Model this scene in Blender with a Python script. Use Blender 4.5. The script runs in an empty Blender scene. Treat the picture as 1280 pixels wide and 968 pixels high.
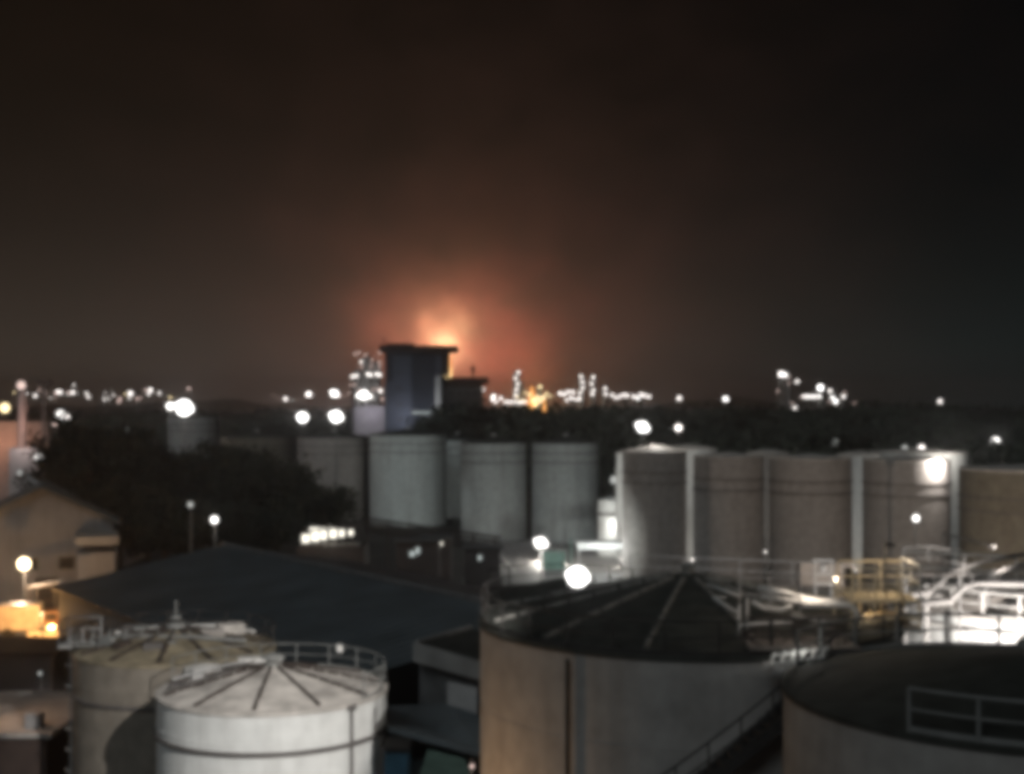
import bpy, math, random
from mathutils import Vector, Matrix
R = random.Random(7)
SC = bpy.context.scene
COL = SC.collection
PI = math.pi

# ------------------------------------------------------------------ camera
F = 1700.0      # focal length in pixels of the 1280 px wide photograph
HZ = 503.0      # image row of the horizon
HC = 22.0       # camera height above the ground
cd = bpy.data.cameras.new("camera"); cam = bpy.data.objects.new("camera", cd); COL.objects.link(cam)
cam.location = (0, 0, HC); cam.rotation_euler = (PI/2, 0, 0)
cd.sensor_width = 36.0; cd.lens = 36.0*F/1280.0
cd.shift_y = (HZ-484.0)/1280.0
cd.clip_start = 0.5; cd.clip_end = 9000.0
cd.dof.use_dof = True; cd.dof.focus_distance = 16.0; cd.dof.aperture_fstop = 4.5
SC.camera = cam
SC.view_settings.view_transform = 'Standard'; SC.view_settings.look = 'None'
SC.view_settings.exposure = 0.0; SC.view_settings.gamma = 1.0
SC.cycles.pixel_filter_type = 'GAUSSIAN'; SC.cycles.filter_width = 7.5
SC.cycles.use_denoising = True
SC.cycles.max_bounces = 4; SC.cycles.diffuse_bounces = 2; SC.cycles.glossy_bounces = 2
SC.cycles.volume_bounces = 0
SC.cycles.sample_clamp_indirect = 4.0
try: SC.cycles.use_light_tree = True
except Exception: pass

def X(px, D): return (px-640.0)/F*D
def Z(py, D): return HC-(py-HZ)/F*D
def P(px, py, D): return Vector((X(px, D), D, Z(py, D)))

# ------------------------------------------------------------------ world: night sky with the glow of the fire on low cloud
def make_world():
    w = bpy.data.worlds.new("World"); SC.world = w; w.use_nodes = True
    nt = w.node_tree; nt.nodes.clear(); N = nt.nodes; L = nt.links
    def m(op, a, b=None, c=None, clamp=False):
        n = N.new('ShaderNodeMath'); n.operation = op; n.use_clamp = clamp
        for i, v in enumerate((a, b, c)):
            if v is None: continue
            if isinstance(v, (int, float)): n.inputs[i].default_value = v
            else: L.new(v, n.inputs[i])
        return n.outputs[0]
    tc = N.new('ShaderNodeTexCoord'); sep = N.new('ShaderNodeSeparateXYZ'); L.new(tc.outputs['Generated'], sep.inputs[0])
    x, y, z = sep.outputs
    el = m('MAXIMUM', z, 0.0)
    # cloud noise
    mp = N.new('ShaderNodeMapping'); mp.inputs['Scale'].default_value = (16, 16, 22); L.new(tc.outputs['Generated'], mp.inputs[0])
    nz = N.new('ShaderNodeTexNoise'); nz.inputs['Scale'].default_value = 1.0; nz.inputs['Detail'].default_value = 4.0; L.new(mp.outputs[0], nz.inputs[0])
    cloud = m('MAXIMUM', m('MULTIPLY_ADD', nz.outputs[0], 2.4, -0.2), 0.25)
    # left-to-right change of the sky
    side = m('MULTIPLY_ADD', x, -1.45, 0.46, clamp=True)
    nd = N.new('ShaderNodeTexNoise'); nd.inputs['Scale'].default_value = 34.0; nd.inputs['Detail'].default_value = 3.0; L.new(tc.outputs['Generated'], nd.inputs[0])
    ns = N.new('ShaderNodeSeparateColor'); L.new(nd.outputs['Color'], ns.inputs[0])
    wx = m('MULTIPLY_ADD', ns.outputs[0], 0.030, -0.015); wz = m('MULTIPLY_ADD', ns.outputs[1], 0.030, -0.015)
    # fire direction lobe
    def lobe(fx, fz, s, p, zs=1.0):
        dx = m('ADD', m('SUBTRACT', x, fx), wx); dz = m('MULTIPLY', m('ADD', m('SUBTRACT', z, fz), wz), zs)
        dy = m('MULTIPLY', m('SUBTRACT', 1.0, y), 1.0)
        q = m('ADD', m('ADD', m('MULTIPLY', dx, dx), m('MULTIPLY', dz, dz)), m('MULTIPLY', dy, dy))
        a = m('DIVIDE', m('SQRT', q), s)
        return m('DIVIDE', 1.0, m('ADD', 1.0, m('POWER', a, p)))
    l1 = lobe(-0.0500, 0.0450, 0.0120, 2.6)
    l2 = lobe(-0.0385, 0.0350, 0.040, 3.4, 1.22)
    l3 = lobe(-0.0300, 0.0200, 0.17, 2.3, 0.85)
    l4 = lobe(0.0140, 0.0080, 0.018, 2.4)
    hor = m('POWER', 2.718, m('MULTIPLY', el, -15.0))
    def chan(c1, c2, c3, c4, ch_l, ch_r, b_l, b_r):
        f = m('ADD', m('ADD', m('MULTIPLY', l1, c1), m('MULTIPLY', m('MULTIPLY', l2, cloud), c2)),
              m('ADD', m('MULTIPLY', m('MULTIPLY', l3, cloud), c3), m('MULTIPLY', l4, c4)))
        h = m('MULTIPLY', hor, m('MULTIPLY_ADD', side, ch_l-ch_r, ch_r))
        b = m('MULTIPLY_ADD', side, b_l-b_r, b_r)
        return m('ADD', f, m('ADD', h, b))
    r = chan(2.5, 0.62, 0.0100, 0.36, 0.072, 0.008, 0.0046, 0.0003)
    g = chan(1.30, 0.080, 0.0056, 0.09, 0.060, 0.0190, 0.0030, 0.0009)
    b = chan(0.62, 0.050, 0.0042, 0.03, 0.048, 0.0190, 0.0016, 0.0012)
    cc = N.new('ShaderNodeCombineXYZ')
    for i, v in enumerate((r, g, b)): L.new(v, cc.inputs[i])
    bg = N.new('ShaderNodeBackground'); L.new(cc.outputs[0], bg.inputs[0]); bg.inputs[1].default_value = 1.0
    out = N.new('ShaderNodeOutputWorld'); L.new(bg.outputs[0], out.inputs[0])
make_world()

# ------------------------------------------------------------------ materials
def mat(name, color, rough=0.75, var=0.25, scale=1.5, streak=0.0, dirt=(0.08, 0.06, 0.045), metal=0.0, bump=0.0, obj_space=True):
    m = bpy.data.materials.new(name); m.use_nodes = True
    nt = m.node_tree; N = nt.nodes; L = nt.links
    b = N['Principled BSDF']; b.inputs['Roughness'].default_value = rough; b.inputs['Metallic'].default_value = metal
    b.inputs['Specular IOR Level'].default_value = 0.25
    tc = N.new('ShaderNodeTexCoord'); src = tc.outputs['Object']
    n1 = N.new('ShaderNodeTexNoise'); n1.inputs['Scale'].default_value = scale; n1.inputs['Detail'].default_value = 6; L.new(src, n1.inputs[0])
    r1 = N.new('ShaderNodeMapRange'); L.new(n1.outputs[0], r1.inputs[0])
    r1.inputs[1].default_value = 0.3; r1.inputs[2].default_value = 0.7; r1.inputs[3].default_value = 1-var; r1.inputs[4].default_value = 1+var*0.5
    mx = N.new('ShaderNodeMix'); mx.data_type = 'RGBA'; mx.blend_type = 'MULTIPLY'; mx.inputs[0].default_value = 1.0
    mx.inputs[6].default_value = (*color, 1); L.new(r1.outputs[0], mx.inputs[7])
    last = mx.outputs[2]
    if streak > 0:
        mp = N.new('ShaderNodeMapping'); mp.inputs['Scale'].default_value = (0.7, 0.7, 0.07); L.new(src, mp.inputs[0])
        n2 = N.new('ShaderNodeTexNoise'); n2.inputs['Scale'].default_value = 1.6; n2.inputs['Detail'].default_value = 5; L.new(mp.outputs[0], n2.inputs[0])
        r2 = N.new('ShaderNodeMapRange'); L.new(n2.outputs[0], r2.inputs[0]); r2.inputs[1].default_value = 0.46; r2.inputs[2].default_value = 0.78
        r2.inputs[3].default_value = 0; r2.inputs[4].default_value = streak
        m2 = N.new('ShaderNodeMix'); m2.data_type = 'RGBA'; L.new(r2.outputs[0], m2.inputs[0]); L.new(last, m2.inputs[6]); m2.inputs[7].default_value = (*dirt, 1)
        last = m2.outputs[2]
    L.new(last, b.inputs['Base Color'])
    if bump:
        bp = N.new('ShaderNodeBump'); bp.inputs['Strength'].default_value = bump; bp.inputs['Distance'].default_value = 0.1
        L.new(n1.outputs[0], bp.inputs['Height']); L.new(bp.outputs[0], b.inputs['Normal'])
    return m
def emit(name, color, strength):
    m = bpy.data.materials.new(name); m.use_nodes = True
    nt = m.node_tree; nt.nodes.clear()
    e = nt.nodes.new('ShaderNodeEmission'); e.inputs[0].default_value = (*color, 1); e.inputs[1].default_value = strength
    o = nt.nodes.new('ShaderNodeOutputMaterial'); nt.links.new(e.outputs[0], o.inputs[0])
    try: m.cycles.emission_sampling = 'NONE'
    except Exception: pass
    return m
M = dict(
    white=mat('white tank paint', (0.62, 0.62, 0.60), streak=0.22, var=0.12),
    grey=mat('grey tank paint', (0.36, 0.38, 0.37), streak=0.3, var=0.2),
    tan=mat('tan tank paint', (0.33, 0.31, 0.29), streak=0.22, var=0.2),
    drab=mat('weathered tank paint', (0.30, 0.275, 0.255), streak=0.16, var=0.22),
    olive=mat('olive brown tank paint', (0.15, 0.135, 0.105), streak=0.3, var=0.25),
    brown=mat('brown grey tank paint', (0.20, 0.175, 0.145), streak=0.25, var=0.25),
    roofw=mat('dusty white roof plate', (0.52, 0.48, 0.44), var=0.45, scale=1.1),
    roofy=mat('stained roof plate', (0.25, 0.21, 0.145), var=0.5, scale=1.3),
    roofd=mat('dark coated roof plate', (0.042, 0.044, 0.038), var=0.4, rough=0.9),
    band=mat('dark ring steel', (0.11, 0.10, 0.095), var=0.2),
    rib=mat('rusty rib steel', (0.055, 0.042, 0.036), var=0.5, scale=2.5),
    riblight=mat('pale rib steel', (0.24, 0.23, 0.21), var=0.7, scale=2.0),
    rail=mat('galvanised rail', (0.42, 0.41, 0.40), rough=0.55, var=0.2),
    railmid=mat('weathered rail', (0.21, 0.21, 0.20), rough=0.8), raildark=mat('dark painted rail', (0.035, 0.032, 0.03), rough=0.7),
    railyel=mat('yellow painted rail', (0.62, 0.52, 0.36), rough=0.6),
    pipe=mat('white pipe lagging', (0.62, 0.60, 0.57), rough=0.85, var=0.15),
    grate=mat('walkway grating', (0.16, 0.14, 0.125), rough=0.8),
    concrete=mat('concrete', (0.30, 0.29, 0.275), var=0.3, scale=0.5, bump=0.3),
    concdark=mat('dark concrete', (0.12, 0.12, 0.12), var=0.3),
    ground=mat('dark ground', (0.050, 0.047, 0.042), var=0.5, scale=0.08, bump=0.4),
    asphalt=mat('asphalt', (0.05, 0.048, 0.046), var=0.3, scale=0.6),
    roofb=mat('blue grey sheet roof', (0.125, 0.148, 0.16), var=0.3, scale=0.25, rough=0.65),
    clad=mat('blue grey wall cladding', (0.12, 0.14, 0.15), var=0.3, scale=0.4),
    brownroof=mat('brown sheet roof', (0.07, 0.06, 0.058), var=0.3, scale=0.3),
    house=mat('cream rendered wall', (0.26, 0.252, 0.25), var=0.2, scale=0.4, streak=0.3),
    houseroof=mat('grey roof sheet', (0.16, 0.165, 0.16), var=0.3),
    bluewall=mat('tower wall panel', (0.085, 0.095, 0.125), var=0.2, scale=0.2),
    towerdark=mat('tower dark glass panel', (0.035, 0.04, 0.055), var=0.2, rough=0.4),
    towerlight=mat('tower pale column', (0.45, 0.45, 0.45), var=0.15),
    slab=mat('roof slab', (0.05, 0.035, 0.03), var=0.2),
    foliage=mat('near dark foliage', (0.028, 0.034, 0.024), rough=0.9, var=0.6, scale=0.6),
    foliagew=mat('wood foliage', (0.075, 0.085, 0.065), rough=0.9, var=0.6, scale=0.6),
    foliage2=mat('olive foliage', (0.036, 0.038, 0.022), rough=0.9, var=0.6, scale=0.6),
    bark=mat('bark', (0.08, 0.06, 0.045), rough=0.9),
    steel=mat('plant steel', (0.25, 0.24, 0.23), rough=0.6),
    housing=mat('lamp housing', (0.12, 0.12, 0.12), rough=0.5),
    truck=mat('orange brown truck paint', (0.30, 0.14, 0.06), rough=0.4),
    cream=mat('cream truck paint', (0.55, 0.48, 0.38), rough=0.4),
    glassd=mat('dark window glass', (0.02, 0.022, 0.025), rough=0.1, var=0.05),
    tyre=mat('tyre rubber', (0.02, 0.02, 0.02), rough=0.9),
    bluebox=mat('blue painted steel', (0.06, 0.14, 0.20), rough=0.6),
    greenp=mat('faded green panel', (0.12, 0.19, 0.16), rough=0.7),
    hills=mat('dark scrub ground', (0.03, 0.036, 0.026), var=0.6, scale=0.02),
    Lwhite=emit('white lamp glow', (1.0, 0.97, 0.93), 3.5), Lbig=emit('white floodlight glow', (1.0, 0.98, 0.95), 4),
    Ldim=emit('dim lamp glow', (0.95, 0.97, 0.92), 0.55), Lmid=emit('pale lamp glow', (1.0, 0.93, 0.88), 3.0),
    Lpink=emit('pinkish lamp glow', (1.0, 0.74, 0.66), 1.1), Lsod=emit('sodium lamp glow', (1.0, 0.78, 0.48), 8),
    Lyel=emit('yellow lamp glow', (1.0, 0.80, 0.45), 2.4), Lgreen=emit('greenish lamp glow', (0.75, 1.0, 0.9), 0.3),
    fire=emit('flame', (1.0, 0.42, 0.11), 1.7), fire2=emit('flame core', (1.0, 0.72, 0.33), 3.2),
    Wcream=emit('lit bay interior', (1.0, 0.95, 0.82), 1.6), Wpale=emit('lit window', (0.9, 1.0, 0.97), 0.55),
)

# ------------------------------------------------------------------ mesh helpers
class MB:
    def __init__(s): s.v = []; s.f = []
    def add(s, vs, fs, mtx=None):
        o = len(s.v); s.v += [tuple(mtx @ Vector(p)) if mtx else tuple(p) for p in vs]; s.f += [tuple(i+o for i in f) for f in fs]; return s
    def box(s, c, d, rz=0.0, ry=0.0, taper=1.0):
        hx, hy, hz = d[0]/2, d[1]/2, d[2]/2
        vs = [(-hx,-hy,-hz),(hx,-hy,-hz),(hx,hy,-hz),(-hx,hy,-hz),(-hx*taper,-hy*taper,hz),(hx*taper,-hy*taper,hz),(hx*taper,hy*taper,hz),(-hx*taper,hy*taper,hz)]
        m = Matrix.Translation(c) @ Matrix.Rotation(rz, 4, 'Z') @ Matrix.Rotation(ry, 4, 'Y')
        return s.add(vs, [(0,3,2,1),(4,5,6,7),(0,1,5,4),(1,2,6,5),(2,3,7,6),(3,0,4,7)], m)
    def tube(s, pts, r, n=6, closed=False, r2=None):
        pts = [Vector(p) for p in pts]; k = len(pts); base = len(s.v)
        for i, p in enumerate(pts):
            if closed: d = pts[(i+1) % k]-pts[i-1]
            else: d = pts[min(i+1, k-1)]-pts[max(i-1, 0)]
            d.normalize()
            up = Vector((0,0,1)) if abs(d.z) < 0.95 else Vector((1,0,0))
            a = d.cross(up).normalized(); b = a.cross(d)
            rr = r if r2 is None else r+(r2-r)*i/max(1, k-1)
            for j in range(n):
                t = 2*PI*j/n; s.v.append(tuple(p+a*rr*math.cos(t)+b*rr*math.sin(t)))
        for i in range(k if closed else k-1):
            for j in range(n):
                a0 = base+i*n+j; a1 = base+i*n+(j+1) % n; b0 = base+((i+1) % k)*n+j; b1 = base+((i+1) % k)*n+(j+1) % n
                s.f.append((a0, a1, b1, b0))
        if not closed:
            s.f.append(tuple(base+j for j in range(n))[::-1]); s.f.append(tuple(base+(k-1)*n+j for j in range(n)))
        return s
    def revolve(s, prof, n=64, a0=0.0, a1=2*PI, c=(0,0,0)):
        full = abs(a1-a0-2*PI) < 1e-6; base = len(s.v); cols = n if full else n+1
        for i in range(cols):
            t = a0+(a1-a0)*i/n
            for (r, z) in prof: s.v.append((c[0]+r*math.cos(t), c[1]+r*math.sin(t), c[2]+z))
        k = len(prof)
        for i in range(n):
            i2 = (i+1) % cols
            for j in range(k-1):
                s.f.append((base+i*k+j, base+i2*k+j, base+i2*k+j+1, base+i*k+j+1))
        return s
    def mesh(s, name, smooth=False):
        me = bpy.data.meshes.new(name); me.from_pydata(s.v, [], s.f); me.validate(clean_customdata=False)
        if smooth:
            me.shade_smooth() if hasattr(me, 'shade_smooth') else None
        return me
    def build(s, name, material, parent=None, smooth=False, loc=None, rz=None):
        me = s.mesh(name, smooth)
        if material: me.materials.append(material)
        return link(name, me, parent, loc, rz)
def link(name, me, parent=None, loc=None, rz=None):
    o = bpy.data.objects.new(name, me); COL.objects.link(o)
    if parent: o.parent = parent
    if loc is not None: o.location = loc
    if rz is not None: o.rotation_euler = (0, 0, rz)
    return o
def tag(o, label=None, cat=None, group=None, kind=None):
    if label: o['label'] = label
    if cat: o['category'] = cat
    if group: o['group'] = group
    if kind: o['kind'] = kind
    return o
def thing(name, label, cat, loc=(0,0,0), rz=0, group=None):
    o = bpy.data.objects.new(name, None); COL.objects.link(o); o.location = loc; o.rotation_euler = (0,0,rz); o.empty_display_size = 0.3
    return tag(o, label, cat, group)
def copy_thing(o, label=None):
    c = o.copy(); COL.objects.link(c)
    if label: c['label'] = label
    for ch in list(o.children):
        d = ch.copy(); COL.objects.link(d); d.parent = c
        for g in list(ch.children):
            e = g.copy(); COL.objects.link(e); e.parent = d
    return c
def plight(name, loc, power, color=(1, 0.95, 0.88), radius=0.15, parent=None):
    l = bpy.data.lights.new(name, 'POINT'); l.energy = power; l.color = color; l.shadow_soft_size = radius
    o = bpy.data.objects.new(name, l); COL.objects.link(o); o.location = loc
    if parent: o.parent = parent
    return o
def spot(name, loc, target, power, angle, color=(1, 0.96, 0.9), radius=0.2, blend=0.5, parent=None):
    l = bpy.data.lights.new(name, 'SPOT'); l.energy = power; l.color = color; l.shadow_soft_size = radius
    l.spot_size = math.radians(angle); l.spot_blend = blend
    o = bpy.data.objects.new(name, l); COL.objects.link(o)
    if parent:
        o.parent = parent
    o.location = loc
    d = Vector(target)-Vector(loc); o.rotation_euler = d.to_track_quat('-Z', 'Y').to_euler()
    return o
def ball(r, n=10, squash=1.0):
    m = MB(); k = max(4, n//2)
    return m.revolve([(max(1e-3, r*math.sin(PI*i/k)), -r*squash*math.cos(PI*i/k)) for i in range(k+1)], n)

# ------------------------------------------------------------------ ground
g = MB(); NG = 40
for i in range(NG+1):
    for j in range(NG+1):
        xx = (i/NG-0.5)*2; yy = j/NG
        g.v.append((math.copysign(abs(xx)**1.7, xx)*4200, -150+(yy**2.0)*6500, 0.0))
for i in range(NG):
    for j in range(NG):
        a = i*(NG+1)+j; g.f.append((a, a+NG+1, a+NG+2, a+1))
tag(g.build('ground', M['ground']), kind='structure')
def sheet(name, pts, z, material):
    m = MB(); m.add([(p[0], p[1], z) for p in pts], [tuple(range(len(pts)))])
    return tag(m.build(name, material), kind='structure')
sheet('yard_pavement', [(-6, 150), (24, 150), (24, 215), (-6, 215)], 0.008, M['concrete'])
sheet('tank_farm_pavement', [(18, 60), (75, 60), (75, 150), (18, 150)], 0.008, M['concdark'])
sheet('yard_road', [(-95, 118), (-52, 118), (-52, 205), (-95, 205)], 0.008, M['concrete'])
hb = MB()
nh = 160
for i in range(nh+1):
    xx = -2600+5200*i/nh
    h = 14+9*math.sin(i*0.21+1)+5*math.sin(i*0.63)+3*math.sin(i*1.7)+ (10 if xx > 250 else 0)*min(1, max(0, (xx-250)/500))
    hb.v += [(xx, 2300, -1), (xx, 2420, h*0.8), (xx, 2600, h), (xx, 2900, -1)]
for i in range(nh):
    for j in range(3): a = i*4+j; hb.f.append((a, a+4, a+5, a+1))
tag(hb.build('distant_hills', M['hills'], smooth=True), kind='structure')

# ------------------------------------------------------------------ tanks
def arc_pts(r, z, a0, a1, n): return [(r*math.cos(a0+(a1-a0)*i/n), r*math.sin(a0+(a1-a0)*i/n), z) for i in range(n+1)]
post_cache = {}
def tank(cx, cy, r, z, rise, label, wall, roof, ribs=0, rib_mat=None, rings=(), rail=None, rail_mat=None, rail_h=1.05,
         band=None, seg=72, courses=2.2, rib_w=0.12, phase=0.0, vent=True, post_r=0.035, name='storage_tank', cat='storage tank', group='storage tanks'):
    t = thing(name, label, cat, (cx, cy, 0), group=group)
    prof = [(r, 0.0)]; zz = courses
    while zz < z-0.6:
        prof += [(r, zz-0.03), (r+0.018, zz-0.02), (r+0.018, zz+0.02), (r, zz+0.03)]; zz += courses
    prof += [(r, z)]
    MB().revolve(prof, seg).build('shell', wall, t, smooth=False)
    rp = [(r+0.06, z-0.10), (r+0.06, z+0.04), (r-0.02, z+0.05)]
    for k in range(1, 7):
        q = k/6; rp.append((max(0.02, (r-0.02)*(1-q)), z+0.05+rise*(q*0.9+0.1*math.sin(q*PI/2))))
    rf = MB().revolve(rp, seg).build('roof', roof, t)
    if vent:
        v = MB().revolve([(0.28, z+rise-0.1), (0.28, z+rise+0.30), (0.5, z+rise+0.30), (0.45, z+rise+0.42), (0.02, z+rise+0.55)], 14)
        v.build('roof_vent', rail_mat or M['rail'], t)
    if ribs:
        rm = MB(); n = 7
        pts = []
        for k in range(n+1):
            q = 0.10+0.86*k/n; rr = r*q; qq = 1-q
            pts.append((rr, 0, z+0.05+rise*(qq*0.9+0.1*math.sin(qq*PI/2))+0.05))
        # a rib of short lengths bolted end to end
        for k in range(n):
            a = Vector(pts[k]); b = Vector(pts[k+1]); c = a.lerp(b, 0.5); L_ = (b-a).length*0.86
            rm.box(c, (L_, rib_w*(0.7 if k % 2 else 1.0), 0.12), ry=-math.atan2((b-a).z, (b-a).x))
        me = rm.mesh('roof_rib'); me.materials.append(rib_mat or M['rib'])
        for k in range(ribs): link('roof_rib', me, t, rz=phase+2*PI*k/ribs)
    for dz in rings:
        MB().revolve([(r, z-dz-0.08), (r+0.12, z-dz-0.08), (r+0.12, z-dz+0.07), (r, z-dz+0.07)], seg).build('stiffener_ring', band or M['band'], t)
    if rail:
        a0, a1 = rail; rm_ = rail_mat or M['rail']; rr = r-0.05; n = max(6, int((a1-a0)*rr/0.5))
        m = MB(); m.tube(arc_pts(rr, z+rail_h, a0, a1, n), post_r*0.9, 6); m.tube(arc_pts(rr, z+rail_h*0.55, a0, a1, n), post_r*0.65, 6)
        m.revolve([(rr, z+0.05), (rr, z+0.18), (rr-0.01, z+0.18)], n, a0, a1)
        ro = m.build('railing', rm_, t)
        pn = max(2, int(round((a1-a0)*rr/1.55)))
        pm = MB().tube([(0, 0, 0), (0, 0, rail_h)], post_r, 6).mesh('railing_post'); pm.materials.append(rm_)
        for k in range(pn+1):
            a = a0+(a1-a0)*k/pn; link('railing_post', pm, ro, loc=(rr*math.cos(a), rr*math.sin(a), z))
    return t
rad = math.radians
# front left white tank
T1 = tank(X(341, 57), 57, 4.72, 10.0, 0.98, 'white storage tank with dark ribs on its pale cone roof at the lower left', M['white'], M['roofw'],
          ribs=11, rib_mat=M['rib'], rings=(1.55,), rail=(rad(-30), rad(165)), rail_mat=M['railmid'], post_r=0.03, phase=rad(9), rib_w=0.12)
MB().tube([(0, 0, 2), (0, 0, 9.9)], 0.07).build('downpipe', M['band'], T1, loc=(4.8*math.cos(rad(-40)), 4.8*math.sin(rad(-40)), 0))
MB().box((0, 0, 9.92), (0.34, 0.34, 0.16)).build('pipe_flange', M['band'], T1, loc=(4.82*math.cos(rad(-40)), 4.82*math.sin(rad(-40)), 0))
hm = MB().revolve([(0.45, 0), (0.45, 0.25), (0.52, 0.25), (0.52, 0.3), (0.01, 0.34)], 16)
hm.build('roof_hatch', M['pipe'], T1, loc=(-3.3, 1.6, 10.25))
MB().revolve([(0.95, 0), (0.95, 0.22), (0.01, 0.40)], 20).build('manhole_cover', M['pipe'], T1, loc=(-3.4, 2.6, 10.15))
MB().box((0, 0, 0), (0.25, 0.25, 0.3)).build('rail_junction_box', M['pipe'], T1, loc=(2.3, 4.1, 10.95))
for (cx_, cy_, cz_, w_, d_, h_, a_, mm_) in [(-1.2, 3.6, 10.45, 1.9, .5, .35, .2, 'pipe'), (-2.3, 2.9, 10.35, .9, .7, .3, -.3, 'band'), (-3.0, 0.5, 10.42, 1.1, .35, .22, .5, 'rail'), (-3.8, -0.6, 10.25, .6, .5, .25, .1, 'band')]:
    MB().box((cx_, cy_, cz_), (w_, d_, h_), rz=a_).build('roof_box', M[mm_], T1)
MB().tube([(-4.3, .4, 10.3), (-2.9, 1.2, 10.6), (-1.7, 2.9, 10.6)], 0.06).build('roof_pipe', M['rail'], T1)
MB().tube([(-4.1, -1.4, 10.25), (-2.4, -.9, 10.7), (-.9, .9, 11.0)], 0.045).build('roof_pipe', M['band'], T1)
# tank behind it
T2 = tank(X(220, 66), 66, 4.75, 10.1, 0.95, 'brownish storage tank with a cluttered stained roof behind the white tank', M['brown'], M['roofy'],
          ribs=12, rib_mat=M['rib'], rings=(1.9,), rail=(rad(-20), rad(200)), rail_mat=M['raildark'], phase=rad(4), rib_w=0.2)
MB().tube([(0, 0, 0), (0, 0, 1.0)], 0.05).build('vent_mast', M['railmid'], T2, loc=(0, 0, 11.4))
MB().revolve([(0.55, 0), (0.45, 0.45), (0.2, 0.8), (0.01, 0.85)], 14).build('centre_cowl', M['railmid'], T2, loc=(0, 0, 10.85))
mm = MB()
for k in range(7): mm.box((0.75*k, 0, 0), (0.7, 0.95, 0.06))
for k in range(8): mm.box((0.75*k-0.37, -0.45, 0.3), (0.05, 0.05, 0.6)); mm.box((0.75*k-0.37, 0.45, 0.3), (0.05, 0.05, 0.6))
mm.build('roof_walkway', M['railmid'], T2, loc=(-4.0, -1.4, 10.5), rz=rad(12))
MB().tube([(-3.6, 2.2, 10.4), (-1.5, 3.2, 10.55), (1.2, 3.3, 10.6), (3.4, 2.1, 10.5)], 0.11).build('roof_pipe', M['pipe'], T2)
MB().tube([(-3.9, 0.4, 10.5), (-2.0, -0.9, 10.8), (1.0, -1.6, 10.9), (3.6, -1.0, 10.6)], 0.10).build('roof_pipe', M['railmid'], T2)
for k in range(9):
    rr9 = random.Random(90+k); MB().box((rr9.uniform(-3.4, 3.4), rr9.uniform(-2.6, 2.4), 10.62+.1*(k % 3)), (rr9.uniform(.3, 1.1), rr9.uniform(.2, .7), rr9.uniform(.12, .4)), rz=rr9.uniform(0, 3)).build('roof_box', M[('rib', 'railmid', 'drab')[k % 3]], T2)
MB().box((2.3, 1.6, 10.75), (1.3, 0.9, 0.5), rz=0.4).build('foam_chamber', M['roofw'], T2)
MB().box((-2.6, 1.9, 10.65), (0.8, 0.6, 0.45), rz=-0.3).build('gauge_box', M['band'], T2)
MB().box((-0.4, -2.6, 10.6), (0.9, 0.7, 0.4), rz=0.2).build('gauge_box', M['band'], T2)
# caged ladder and landing at its left
lad = thing('caged_ladder', 'pale steel caged ladder with a landing on the left side of the brownish tank', 'ladder', (X(100, 66)+0.1, 65.2, 0))
lm = MB()
for s_ in (-0.28, 0.28): lm.tube([(s_, 0, 0), (s_, 0, 11.1)], 0.05)
lm.build('stringer', M['rail'], lad)
rm_ = MB().tube([(-0.28, 0, 0), (0.28, 0, 0)], 0.025, 5).mesh('rung'); rm_.materials.append(M['rail'])
for k in range(34): link('rung', rm_, lad, loc=(0, 0, 0.4+0.3*k))
cm = MB()
for k in range(9): cm.tube([(0.45*math.cos(a), -0.05-0.7*math.sin(a), 2.5+k*1.0) for a in [PI*i/8 for i in range(9)]], 0.025, 4)
cm.build('safety_cage', M['rail'], lad)
MB().box((0.1, 0.2, 10.35), (1.7, 1.5, 0.10)).build('landing', M['pipe'], lad)
lr = MB()
for (a, b) in (((-0.7, -0.5), (-0.7, 0.9)), ((-0.7, 0.9), (0.9, 0.9))):
    for h in (0.6, 1.15): lr.tube([(a[0], a[1], 10.4+h), (b[0], b[1], 10.4+h)], 0.035)
for p in ((-0.7, -0.5), (-0.7, 0.9), (0.9, 0.9)): lr.tube([(p[0], p[1], 10.4), (p[0], p[1], 11.55)], 0.035)
lr.build('landing_rail', M['rail'], lad)

# big central tank with a spiral stair
CX, CY, CR, CZ = 5.95, 46.0, 7.02, 14.65
T3 = tank(CX, CY, CR, CZ, 1.55, 'large tan storage tank with a dark cone roof and spiral stair in the foreground', M['tan'], M['roofd'],
          ribs=12, rib_mat=M['riblight'], rail=(rad(-205), rad(25)), rail_mat=M['raildark'], phase=rad(12), rib_w=0.12, seg=96, courses=2.4, vent=False)
a = rad(-127)
MB().tube([(0, 0, 0), (0, 0, 14.4)], 0.065).build('downpipe', M['raildark'], T3, loc=((CR+0.16)*math.cos(a), (CR+0.16)*math.sin(a), 0))
st = thing('spiral_stair', 'dark spiral stair climbing the wall of the tan tank towards its rim', 'stair', (CX, CY, 0))
A0, A1, Z0, Z1 = rad(-90-62), rad(-90+25), 5.2, 14.45
nst = 44
tm = MB().box((CR+0.55, 0, 0), (0.85, 0.32, 0.16)).mesh('tread'); tm.materials.append(M['raildark'])
for k in range(nst):
    q = (k+0.5)/nst; o = link('tread', tm, st, loc=(0, 0, Z0+(Z1-Z0)*q), rz=A0+(A1-A0)*q)
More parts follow.
